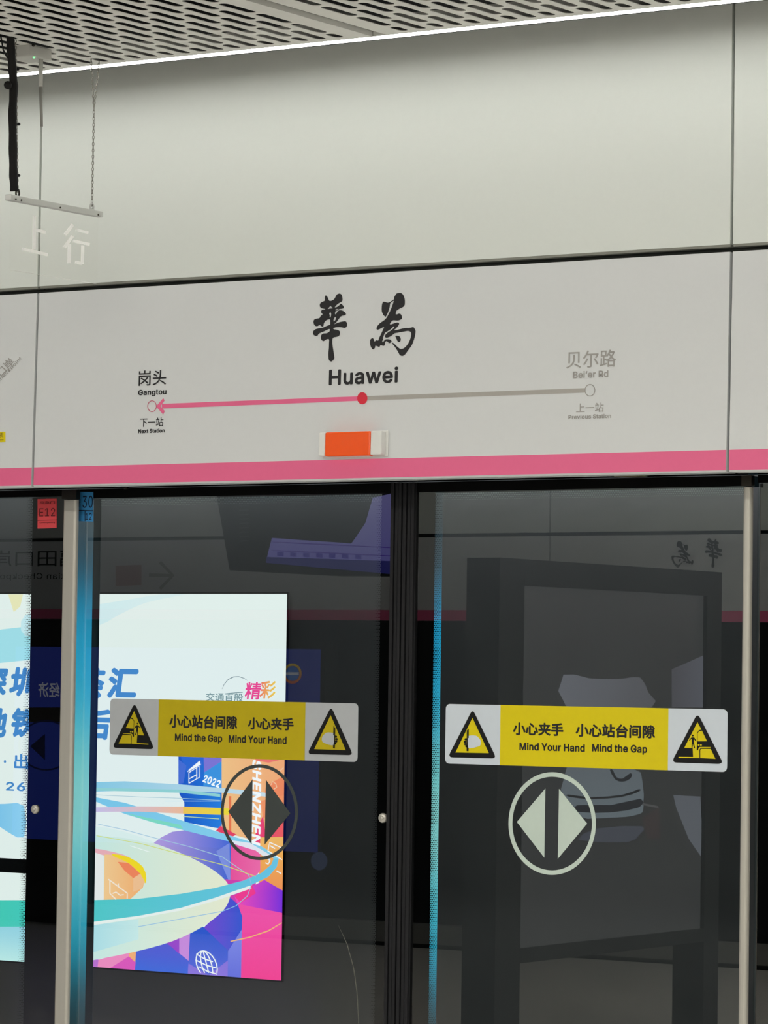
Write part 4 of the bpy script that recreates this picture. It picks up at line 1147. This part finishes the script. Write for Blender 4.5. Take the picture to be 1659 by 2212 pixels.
p0, p1, p2 = SC.at(1, 78), SC.at(7, 108), SC.at(16, 125)
MB().tube([Vector((p0.x, p0.y, ZC)), p1, p2], .002, 8).build('thin_wire', m_black, t)

# wireless unit on the ceiling
bz = dz(85, 100, ZC)
SB = Plane((bz.x, 0, 0), Vector((0, 1, 0)), Z)
y0_, y1_ = SB.px(66, 110)[0], SB.px(112, 120)[0]
z0_ = SB.px(105, 130)[1]
x0_ = bz.x - .075
t = thing('wireless_unit', 'grey box with green light and rod antenna fixed to the slotted ceiling', 'antenna unit', (bz.x, (y0_ + y1_) / 2, ZC))
MB().box((x0_, y0_, z0_), (bz.x, y1_, ZC)).build('case', m_greybox, t, .003)
p = SB.at(95, 132)
q_ = SB.at(97.5, 273)
mb = MB(); mb.tube([(bz.x - .01, p.y, z0_), (bz.x - .01, p.y + .001, z0_ - .07)], .0055, 14)
mb.build('antenna_base', m_greybox, t)
mb = MB(); mb.tube([(bz.x - .01, p.y + .001, z0_ - .07), (bz.x - .01, p.y + .008, q_[2])], [.0048, .0034], 14)
mb.build('antenna_rod', mat('antenna_grey', (150, 149, 144), .5), t)
p = SB.at(76, 131)
MB().ball((bz.x - .004, p.y, z0_), .0034, 12, 8).build('indicator_light', m_green, t)
MB().tube([(bz.x, SB.px(60, 94)[0] + .02, SB.px(60, 95)[1]), (bz.x + .004, SB.px(60, 94)[0] + .02, SB.px(60, 95)[1])], .004, 10).build('screw', m_alud, t)

# ================================================================== TUNNEL LIGHTBOXES
xar = AD.at(615, 1700).x
zat, zab = AD.at(500, 1283).z, AD.at(500, 2110).z
lb = thing('lightbox', 'glowing poster lightbox with coloured rings on the tunnel wall behind the left doors', 'lightbox', (xar - 1.5, ADY, 0), 'lightboxes on the tunnel wall')
AW = 3.1
MB().box((xar - AW - .004, ADY + .001, zab - .004), (xar + .004, ADY + .006, zat + .004)).build('case', m_tunneldk, lb)
mb = MB()
B3 = zm(200, 1270, 3.456)
lay = [.001]


def ad(pts, ink, sm=0, f=A4, bleed=True):
    lay[0] += .00006
    if bleed and not sm and f is A4:
        pts = [(x + 60 if x > 1407 else x, y + 60 if y > 1484 else y) for x, y in pts]
    fill(mb, AD, [f(pts)], n=lay[0], th=0, ink=ink, sm=sm)


def adt(s, cx, cy, w, h, ink, f=A4, **k):
    lay[0] += .00006
    text(mb, AD, s, cx, cy, w, h, n=lay[0], th=0, ink=ink, **k)


fill(mb, AD, [[(xar - AW, zab), (xar, zab), (xar, zat), (xar - AW, zat)]], n=.001, th=0, ink=(236, 246, 243), px=False)
ad([(60, 120), (250, 90), (500, 50), (700, 45), (400, 110), (200, 200), (60, 275), (-200, 330), (-500, 360), (-500, 200), (-200, 160)], ((205, 238, 246), (228, 243, 243), 'h'), 3, B3)
fill(mb, AD, [[(-300, 1375), (0, 1360), (70, 1352), (70, 1425), (0, 1432), (-300, 1440)]], n=.00103, th=0, ink=(168, 228, 240))
fill(mb, AD, [[(18, 1284), (50, 1284), (44, 1310), (30, 1322)]], n=.00103, th=0, ink=(240, 236, 190))
# coloured blocks at the right
ad([(683, -60), (993, -60), (993, 500), (725, 450), (725, 310), (690, 250), (683, 180)], ((14, 82, 196), (34, 128, 224), 'h'))
ad([(683, -60), (862, -60), (862, 40), (740, 90)], (40, 104, 214))
ad([(862, -60), (993, -60), (993, 15), (866, 95)], (128, 118, 214))
ad([(866, 95), (993, 15), (993, 210), (862, 190)], (60, 150, 226))
ad([(683, 0), (740, 45), (720, 170), (683, 180)], (70, 110, 214))
ad([(993, -60), (1450, -60), (1450, 640), (993, 520)], ((250, 198, 130), (250, 172, 112), 'h'))
ad([(1200, -60), (1450, -60), (1450, 0), (1330, 25), (1240, 10)], (246, 120, 104))
ad([(1310, 190), (1450, 120), (1450, 270), (1300, 262)], (247, 140, 84))
ad([(1045, 265), (1062, 265), (1062, 545), (1045, 540)], (240, 120, 56))
ad([(1270, 300), (1450, 260), (1450, 460), (1290, 420)], (250, 150, 90))
ad([(1240, 510), (1290, 405), (1310, 560), (1447, 450), (1440, 700), (1230, 610)], ((240, 50, 110), (244, 96, 84), 'h'))
ad([(985, 478), (952, 512), (1060, 560), (1100, 540)], (238, 66, 90), 0)
ad([(1270, 560), (1450, 560), (1430, 950), (1260, 880)], ((250, 150, 90), (248, 190, 90), 'v'))
ad([(1050, 590), (1270, 660), (1270, 800), (1200, 880), (1050, 920)], ((240, 82, 160), (246, 110, 176), 'h'))
ad([(500, 605), (560, 560), (640, 520), (740, 508), (860, 525), (1060, 590), (1055, 920), (960, 830), (760, 705)], ((186, 160, 224), (64, 104, 216), 'h'))
ad([(1050, 600), (955, 660), (1055, 780), (1056, 900)], (128, 146, 228))
ad([(1020, 860), (1240, 880), (1200, 1130), (1000, 1090)], (214, 66, 180))
ad([(1085, 980), (1300, 865), (1428, 945), (1422, 1110), (1140, 1125)], ((250, 78, 190), (120, 50, 226), 'h'))
ad([(1085, 980), (1210, 900), (1240, 960), (1130, 1030)], (250, 60, 150))
ad([(1125, 1040), (1422, 1105), (1414, 1586), (1130, 1566)], ((250, 56, 148), (250, 84, 176), 'v'))
ad([(1050, 985), (1110, 1040), (1142, 1130), (1138, 1220), (1040, 1380), (840, 1230), (990, 1090)], ((120, 70, 214), (52, 88, 214), 'h'))
ad([(765, 1240), (860, 1200), (1045, 1375), (1040, 1560), (750, 1540)], ((86, 104, 222), (40, 88, 208), 'v'))
ad([(750, 1460), (900, 1500), (1040, 1440), (1040, 1560), (750, 1540)], (140, 116, 224))
ad([(1040, 1375), (1138, 1220), (1132, 1566), (1036, 1560)], ((100, 110, 224), (130, 140, 236), 'v'))
ad([(375, 1365), (600, 1300), (758, 1445), (750, 1540), (372, 1516)], ((56, 104, 222), (84, 88, 214), 'v'))
ad([(590, 1310), (692, 1270), (690, 1395), (640, 1350)], (156, 66, 206))
ad([(690, 1275), (768, 1240), (758, 1445), (690, 1390)], (206, 140, 226))
ad([(100, 1440), (335, 1375), (330, 1418), (200, 1495), (100, 1495)], (244, 140, 196))
ad([(195, 1498), (330, 1412), (378, 1455), (372, 1516)], (226, 84, 190))
ad([(330, 1385), (382, 1368), (376, 1455), (332, 1415)], (250, 176, 120))
ad([(40, 1435), (112, 1435), (104, 1498), (40, 1492)], (190, 110, 210))
# the pale arena and the rings
ad([(-120, 470), (75, 490), (300, 535), (500, 598), (760, 698), (950, 805), (1048, 905), (1055, 985), (1005, 1085), (850, 1205), (640, 1305), (380, 1378), (65, 1442), (-120, 1480)], ((196, 236, 236), (240, 240, 214), 'h'), 3)
ad([(75, 480), (300, 520), (500, 590), (470, 600), (300, 565), (70, 540)], (226, 244, 240), 2)
ad([(-150, 660), (85, 640), (200, 690), (150, 690), (150, 1008), (-150, 1010)], (238, 240, 240))
ad([(85, 640), (220, 665), (330, 700), (300, 730), (85, 668)], (240, 178, 190), 2)
ad([(155, 682), (250, 686), (350, 722), (425, 790), (450, 850), (430, 920), (340, 1003), (150, 1008)], ((250, 206, 150), (250, 176, 112), 'h'), 0)
ad([(210, 678), (330, 702), (430, 770), (456, 850), (446, 890), (412, 822), (330, 745), (235, 702)], (250, 222, 40), 2)
ad([(250, 735), (330, 745), (412, 820), (362, 852), (300, 800)], (248, 136, 96))
ad([(362, 852), (412, 820), (446, 880), (420, 930), (360, 950)], (248, 196, 150))
ad([(-300, 1010), (70, 1010), (400, 1000), (700, 965), (950, 922), (1150, 870), (1280, 815), (1350, 755), (1370, 705), (1405, 712), (1390, 772), (1330, 842), (1200, 905), (950, 992), (700, 1066), (400, 1122), (70, 1166), (-300, 1200)], ((70, 205, 196), (110, 200, 236), 'h'))
ad([(70, 1166), (400, 1122), (700, 1066), (950, 992), (1200, 905), (1210, 925), (960, 1012), (700, 1085), (400, 1140), (70, 1190)], (240, 246, 244))
ad([(70, 1190), (400, 1145), (400, 1290), (65, 1385)], ((176, 226, 236), (206, 238, 238), 'h'))
ad([(-300, 240), (90, 272), (300, 312), (500, 372), (800, 468), (1050, 545), (1250, 606), (1372, 680), (1405, 712), (1370, 712), (1240, 640), (1050, 590), (800, 528), (500, 452), (300, 392), (90, 302), (-300, 270)], ((120, 200, 236), (140, 212, 240), 'h'))
ad([(300, 385), (700, 470), (720, 500), (500, 452)], (130, 222, 196))
ad([(1060, 580), (1200, 600), (1350, 690), (1340, 730), (1240, 655), (1060, 600)], (236, 236, 246))
ad([(-200, 150), (95, 164), (300, 158), (700, 180), (1100, 216), (1310, 240), (1310, 268), (1000, 240), (600, 226), (300, 226), (95, 232), (-200, 240)], ((112, 200, 230), (206, 226, 236), 'h'))
ad([(95, 205), (700, 218), (985, 250), (985, 270), (700, 240), (95, 225)], (150, 214, 214))
ad([(90, 345), (400, 338), (720, 340), (720, 390), (400, 376), (90, 378)], ((206, 196, 234), (246, 190, 150), 'h'))
ad([(720, 340), (1050, 352), (1046, 400), (720, 390)], ((246, 200, 70), (244, 222, 20), 'h'))
ad([(-900, 330), (-560, 320), (-420, 335), (-420, 560), (-540, 520), (-700, 420), (-900, 380)], ((84, 176, 236), (150, 214, 244), 'h'), 2)
ad([(-900, 1010), (-295, 1010), (-295, 1205), (-900, 1200)], ((70, 206, 176), (70, 205, 196), 'h'))
ad([(-900, 1200), (-295, 1200), (60, 1230), (60, 1440), (-295, 1500), (-900, 1490)], ((196, 240, 236), (150, 214, 232), 'v'))
for pts, wd, ink in (([(95, 255), (400, 270), (700, 280), (985, 295)], 4, (170, 205, 216)), ([(110, 465), (300, 505), (500, 560), (760, 625), (1000, 700), (1190, 830)], 5, (170, 205, 226)),
                     ([(100, 548), (420, 605), (700, 680), (1000, 755), (1240, 840)], 5, (216, 226, 120)), ([(1190, 830), (1210, 900), (1180, 980), (1100, 1050), (1000, 1090), (400, 1200)], 5, (150, 196, 236)),
                     ([(1060, 1306), (1200, 1275), (1330, 1230), (1420, 1175)], 8, (250, 190, 120)), ([(340, 620), (480, 665)], 5, (245, 252, 252)), ([(720, 410), (980, 428)], 5, (200, 226, 160)),
                     ([(590, 300), (990, 300)], 4, (200, 236, 250))):
    ad(band(pts, wd), ink)
WHT = (248, 250, 252)


def strokes(segs, wd, ink=WHT, f=A4):
    for s in segs:
        ad(band(s, wd), ink, 0, f, False)


strokes([[(762, 172), (762, 96), (836, 48), (836, 130), (762, 172)], [(752, 96), (766, 74), (840, 14), (846, 42), (752, 96)], [(818, 60), (818, 140)], [(765, 140), (818, 110)]], 7)
strokes([[(185, 860), (320, 960), (320, 998)], [(196, 868), (196, 962), (240, 1005)], [(256, 890), (256, 912)], [(215, 962), (240, 952), (268, 975), (295, 970)]], 8, (250, 236, 222))
strokes([[(1330, 650), (1340, 595), (1440, 640)], [(1326, 655), (1430, 720)], [(1345, 620), (1380, 640)], [(1310, 742), (1330, 752), (1345, 725)], [(1390, 800), (1425, 820)]], 8)
strokes([[(1350, 185), (1362, 160), (1385, 175), (1392, 200), (1372, 215)], [(1400, 100), (1440, 60)]], 7, (250, 200, 160))
ad(ellipse(887, 1460, 10, 10, 8), (140, 120, 224))
gx_, gy_ = 890, 1472
for k in (-1, -.5, 0, .5, 1):
    strokes([[(gx_ + k * 72 * math.cos(t_) + math.sin(t_) * 26, gy_ + 100 * math.sin(t_)) for t_ in [-1.57 + 3.14 * i / 10 for i in range(8)]]], 8)
for k in (-.55, -.1, .35):
    strokes([[(gx_ - 72 * math.sqrt(1 - k * k) + k * 26, gy_ + k * 100 - 22), (gx_ + k * 26, gy_ + k * 100 + 14), (gx_ + 72 * math.sqrt(1 - k * k) + k * 26, gy_ + k * 100 + 34)]], 8)
p = A4([(928, 158)])[0]; adt('2022', p[0], p[1], 38, 17, WHT, rot=-.33, bold=.03)
p = A4([(1247, 310)])[0]; adt('SHENZHEN', p[0], p[1], 182, 20, WHT, rot=-1.5708, bold=.03, shear=.25)
BL = (70, 136, 200)
adt('汇', 267.5, 1475.5, 64, 66, BL, bold=.045, shear=.12)
adt('荟', 197, 1475, 62, 66, BL, bold=.045, shear=.12)
adt('后', 212, 1565, 60, 66, BL, bold=.045, shear=.12)
adt('深', -10, 1473, 56, 64, BL, bold=.045, shear=.12)
adt('圳', 52, 1473, 56, 64, BL, bold=.045, shear=.12)
adt('地', -10, 1561, 56, 64, BL, bold=.045, shear=.12)
adt('铁', 54, 1561, 56, 64, BL, bold=.045, shear=.12)
adt('·', 13, 1645, 5, 6, BL, bold=.02)
adt('出', 48, 1645, 30, 33, BL, bold=.03)
adt('26', 36, 1699, 42, 19, BL, bold=.02)
adt('精', 549, 1492, 34, 38, (236, 70, 140), bold=.02, shear=.1)
adt('彩', 581, 1490, 34, 38, ((240, 120, 90), (240, 206, 60), 'h'), bold=.02, shear=.1)
adt('交通百般', 487, 1506, 80, 18, (120, 150, 150), bold=.015)
ad(band([(975, 755), (990, 720), (1020, 684), (1060, 664), (1100, 662), (1140, 675), (1165, 692)], [2, 4, 5, 6, 5, 4, 2]), (110, 130, 132), 0, B3)
ad(band([(1000, 790), (1130, 778)], 6), (120, 150, 150), 0, B3)
# trim the print to the face of the box
for p in mb.v:
    p.x = min(max(p.x, xar - AW), xar)
    p.z = min(max(p.z, zab), zat)
mb.build('poster', p_ad, lb, fixn=False)
e = MB()
for a, b in (((xar, zab - .006), (xar + .006, zat + .006)), ((xar - AW - .006, zab - .006), (xar - AW, zat + .006)), ((xar - AW, zab - .006), (xar, zab)), ((xar - AW, zat), (xar, zat + .006))):
    e.box((a[0], ADY - .004, a[1]), (b[0], ADY + .001, b[1]))
e.build('frame', m_tunneldk, lb)

x2 = xar + 2.25
lb2 = thing('lightbox', 'cyan and mint banded lightbox, seen only reflected in the polished post and door edge', 'lightbox', (x2 + 1.5, ADY, 0), 'lightboxes on the tunnel wall')
MB().box((x2 - .04, ADY + .001, zab - .04), (x2 + 4.04, ADY + .006, zat + .04)).build('case', m_tunneldk, lb2)
mb = MB()
zs_ = [zab, zab + .2, zab + .36, zab + .5, zab + .68, zab + .84, zab + .98, zab + 1.12, zat]
cs_ = [(0, 150, 184), (8, 165, 194), (84, 196, 206), (150, 218, 214), (156, 220, 214), (120, 206, 200), (40, 176, 208), (14, 164, 206), (24, 150, 196)]
v, f = [], []
for z, c_ in zip(zs_, cs_):
    v += [(x2, ADY - .001, z), (x2 + 4, ADY - .001, z)]
for i in range(len(zs_) - 1):
    f.append((2 * i, 2 * i + 1, 2 * i + 3, 2 * i + 2))
mb.add(v, f, [lin(c_) for c_ in cs_ for _ in (0, 1)])
mb.build('poster', p_ad2, lb2, fixn=False)

# ================================================================== THE FAR SIDE OF THE PLATFORM (seen mirrored in the door glass)
oz_seam = OPP.at(1000, 1160).z
oz_p1, oz_p0 = OPP.at(1000, 1318).z, OPP.at(1000, 1341).z
ox_seam = OPP.at(1188, 1100).x
struct(MB().box((-11.8, OY - .2, 0), (11.8, OY - .06, 3.6)), 'wall_back', m_doorglass, label='dark glass doors on the far side of the platform')
struct(MB().box((-9, OY + .012, 0), (9, OY + .02, .024)), 'trim_back', m_black, label='black gap under the far kick plate')
struct(MB().box((-9, OY - .06, .025), (9, OY + .03, .14)), 'baseboard_back', m_kick, label='pale kick plate under the far doors')
for i, (a, b) in enumerate(((-11.8, ox_seam - .005), (ox_seam + .005, ox_seam + 4.2), (ox_seam + 4.21, 11.8))):
    struct(MB().box((a, OY - .05, oz_seam + .022), (b, OY, 3.5)), 'wall_panel', m_wall, label='pale upper wall panel on the far side of the platform')
    t = thing('fascia_panel', ['far fascia panel with black destination lettering, mirrored in the left glass', 'far fascia panel with a small black station name, mirrored at upper right of the glass', 'plain far fascia panel behind the camera'][(0 if i == 0 else 1 if i == 1 else 2)], 'sign panel', (0, OY, oz_seam), 'fascia panels on the far side')
    MB().box((a, OY - .05, oz_p0), (b, OY - .0005, oz_seam)).build('panel', m_fascia, t)
    MB().box((a, OY - .0005, oz_p0), (b, OY + .0005, oz_p1)).build('stripe', m_pink, t)['label'] = 'pink stripe along the lower edge'
    if i == 0:
        far0 = t
    if i == 1:
        far1 = t
mb = MB()
OP2 = Plane((0, OY, 0), -X, Z, mirror=True)


def place_glyph(loops, cx, cy, hpx, gcx, gcy, gh):
    u, v_ = OPP.px(cx, cy)
    s = (OPP.px(cx, cy - hpx / 2)[1] - OPP.px(cx, cy + hpx / 2)[1]) / gh
    LL = [[(u + (x - gcx) * s * 1.3, v_ - (y - gcy) * s) for x, y in smooth(L, 2)] for L in loops]
    fill(mb, OPP, LL, n=.002, px=False)


FARP = far0 if ox_seam > OPP.at(1500, 1195).x else far1
place_glyph(HUA, 1541, 1194, 64, 715, 707, 146)
mb.build('station_character', m_ink, FARP)
mb = MB()
place_glyph(WEI, 1474, 1197, 58, 850, 700, 137)
mb.build('station_character', m_ink, FARP)
mb = MB()
text(mb, OPP, '福田口岸', 78, 1206, 196, 36, n=.002)
text(mb, OPP, 'Futian Checkpoint', 68, 1246, 190, 16, n=.002)
mb.build('destination_lettering', m_ink, far0)
mb = MB()
fill(mb, OPP, [[(322, 1238), (372, 1240), (372, 1246), (322, 1246)]], n=.002)
fill(mb, OPP, [band([(346, 1214), (374, 1243), (346, 1272)], 7)], n=.0025)
mb.build('arrow_mark', m_greyink, far0)
mb = MB(); fill(mb, OPP, [[(250, 1222), (306, 1220), (306, 1264), (250, 1266)]], n=.002)
mb.build('exit_plate', mat('dusty_pink', (190, 140, 140), .5), far0)

# blue lightbox on the far wall
BB = Plane((0, OY + .1, 0), -X, Z, mirror=True)
xa_, xb_ = BB.at(30, 1600).x, BB.at(690, 1600).x
za_, zb_ = BB.at(400, 1828).z, BB.at(400, 1400).z
t = thing('lightbox', 'deep blue lit lightbox on the far platform wall, mirrored left of the black door edge', 'lightbox', ((xa_ + xb_) / 2, OY, za_), 'lightbox on the far wall')
lo, hi = min(xa_, xb_), max(xa_, xb_)
MB().box((lo - .03, OY - .05, za_ - .03), (hi + .03, OY + .098, zb_ + .03)).build('case', m_black, t)
mb = MB()
fill(mb, BB, [[(-hi, za_), (-lo, za_), (-lo, zb_), (-hi, zb_)]], n=.0005, th=0, ink=((40, 66, 190), (58, 78, 196), 'v'), px=False)
fill(mb, BB, [ellipse(632, 1455, 40, 44, 32), ellipse(632, 1455, 30, 33, 32)], n=.0015, th=0, ink=((250, 120, 60), (250, 220, 60), 'v'))
fill(mb, BB, [ellipse(632, 1455, 28, 31, 32)], n=.0015, th=0, ink=(90, 150, 235))
fill(mb, BB, [[(618, 1452), (646, 1452), (646, 1458), (618, 1458)]], n=.0025, th=0, ink=(240, 245, 255))
text(mb, BB, '经济', 106, 1490, 46, 32, n=.0025, th=0, ink=(235, 240, 255), bold=.02)
fill(mb, BB, [[(-60, 1528), (135, 1528), (135, 1560), (-60, 1560)]], n=.0025, th=0, ink=(22, 18, 12))
fill(mb, BB, [ellipse(100, 1610, 120, 110, 32), ellipse(100, 1610, 112, 103, 32)], n=.003, th=0, ink=(16, 26, 80))
fill(mb, BB, [[(66, 1612), (98, 1585), (98, 1642)]], n=.0035, th=0, ink=(14, 22, 66))
fill(mb, BB, [ellipse(690, 1860, 36, 40, 24)], n=.003, th=0, ink=(90, 110, 160))
mb.build('poster', p_blue, t, fixn=False)

# free-standing poster board across the platform (mirrored in the right leaf)
bx = -4.0
d = fwd + RT * ((1062 - W / 2) / F) - UP * ((1600 - H / 2) / F)
cm = Vector((CAM.x, 2 * GY - CAM.y, CAM.z))
dm = Vector((d.x, -d.y, d.z))
nearp = cm + dm * ((14.6) / d.length)
bx = nearp.x
BD = Plane((bx, 0, 0), Vector((0, -1, 0)), Z, mirror=True)
ya_, yb2 = BD.at(1075, 1600).y, BD.at(1556, 1600).y
zt_, zu_ = BD.at(1075, 1204).z, BD.at(1120, 2050).z
t = thing('poster_stand', 'tall dark framed poster stand showing a pale car, mirrored in the right door', 'poster stand', (bx, (ya_ + yb2) / 2, 0))
sgx = 1 if BD.N.x > 0 else -1
fw = .14
ylo, yhi = min(ya_, yb2), max(ya_, yb2)
dpt = -sgx * .16
MB().box((bx, yhi - fw - .06, 0), (bx + dpt, yhi, zt_)).build('upright', m_framed, t)
MB().box((bx, ylo, 0), (bx + dpt, ylo + fw, zt_)).build('upright', m_framed, t)
MB().box((bx + .001 * sgx, ylo + fw, zt_ - .11), (bx + dpt, yhi - fw - .06, zt_)).build('top_bar', m_framed, t)
MB().box((bx + .001 * sgx, ylo + fw, zu_ - .06), (bx + dpt, yhi - fw - .06, zu_)).build('bottom_bar', m_framed, t)
mb = MB()
BP = Plane((bx - sgx * .02, 0, 0), Vector((0, -1, 0)), Z, mirror=True)
fill(mb, BP, [[(-(yhi - fw - .06), zu_), (-(ylo + fw), zu_), (-(ylo + fw), zt_ - .11), (-(yhi - fw - .06), zt_ - .11)]], n=.0, th=0, ink=(96, 98, 98), px=False)
C5 = zm(1180, 1400, 4.366)


def bp(pts, ink, n, sm=2):
    fill(mb, BP, [C5(pts)], n=n, th=0, ink=ink, sm=sm)


bp([(160, 250), (400, 285), (700, 290), (880, 275), (960, 420), (990, 560), (190, 560)], ((188, 194, 206), (160, 162, 170), 'h'), .002)
bp([(190, 1120), (800, 1130), (900, 1250), (910, 1500), (860, 1570), (600, 1600), (200, 1560)], ((184, 204, 214), (176, 190, 200), 'v'), .003)
bp([(200, 1380), (400, 1405), (700, 1385), (860, 1330), (870, 1350), (700, 1405), (400, 1425), (200, 1400)], (60, 62, 66), .005)
bp([(280, 1480), (600, 1480), (880, 1420), (870, 1500), (600, 1550), (290, 1545)], (70, 72, 80), .005)
bp([(590, 1150), (640, 1240), (710, 1260), (770, 1240), (800, 1200), (780, 1180), (710, 1230), (650, 1215), (620, 1150)], (70, 72, 80), .005)
bp([(480, 1700), (900, 1680), (870, 1760), (760, 1830), (300, 1810)], (128, 134, 150), .003)
bp([(1180, 200), (1500, 60), (1510, 560), (1180, 560)], ((140, 140, 150), (160, 165, 180), 'h'), .002, 0)
bp([(1195, 1385), (1450, 1400), (1480, 2000), (1340, 1800), (1220, 1500)], (170, 178, 190), .002, 0)
bp([(900, 1460), (1050, 1490), (1050, 1510), (900, 1480)], (150, 150, 150), .004, 0)
bp([(900, 1600), (1060, 1500), (1070, 1800), (950, 1800)], (112, 100, 100), .002, 0)
mb.build('poster', p_car, t, fixn=False)

# hanging information monitor (mirrored in the left leaf)
MY = -5.4
MN = Plane((0, MY, 0), -X, Z, mirror=True)
out = [MN.at(*p) for p in ((466, 1060), (852, 1060), (843, 1244), (700, 1243), (496, 1232))]
t = thing('information_monitor', 'dark hanging monitor with violet screen, mirrored at the top of the left door', 'monitor', (sum(p.x for p in out) / 5, MY, max(p.z for p in out)))
MB().prism(out, (0, -.14, 0)).build('casing', m_screenbody, t)
zt2 = max(p.z for p in out)
xm = sum(p.x for p in out) / 5
MB().box((xm - .03, MY - .1, zt2), (xm + .03, MY - .04, ZC)).build('hanger', m_screenbody, t)
mb = MB()
fill(mb, MN, [[(588, 1162), (760, 1174), (790, 1130), (806, 1075), (848, 1066), (846, 1218), (575, 1215)]], n=.003, th=0, ink=((134, 130, 222), (164, 160, 238), 'v'))
fill(mb, MN, [[(576, 1203), (846, 1212), (844, 1240), (577, 1216)]], n=.004, th=0, ink=(50, 50, 140))
for y in (1170, 1188):
    fill(mb, MN, [[(588, y), (846, y + 12), (846, y + 14), (588, y + 2)]], n=.005, th=0, ink=(96, 70, 190))
for i in range(7):
    x = 600 + i * 28
    fill(mb, MN, [[(x, 1192 + i), (x + 14, 1193 + i), (x + 14, 1202 + i), (x, 1201 + i)]], n=.005, th=0, ink=(84, 74, 190))
mb.build('screen', p_scr, t, fixn=False)
mb = MB()
for i in range(10):
    fill(mb, MN, [[(518, 1082 + i * 9.5), (538, 1081 + i * 9.5), (538, 1084 + i * 9.5), (518, 1085 + i * 9.5)]], n=.003)
mb.build('vent', mat('vent_grey', (96, 100, 98), .5), t)
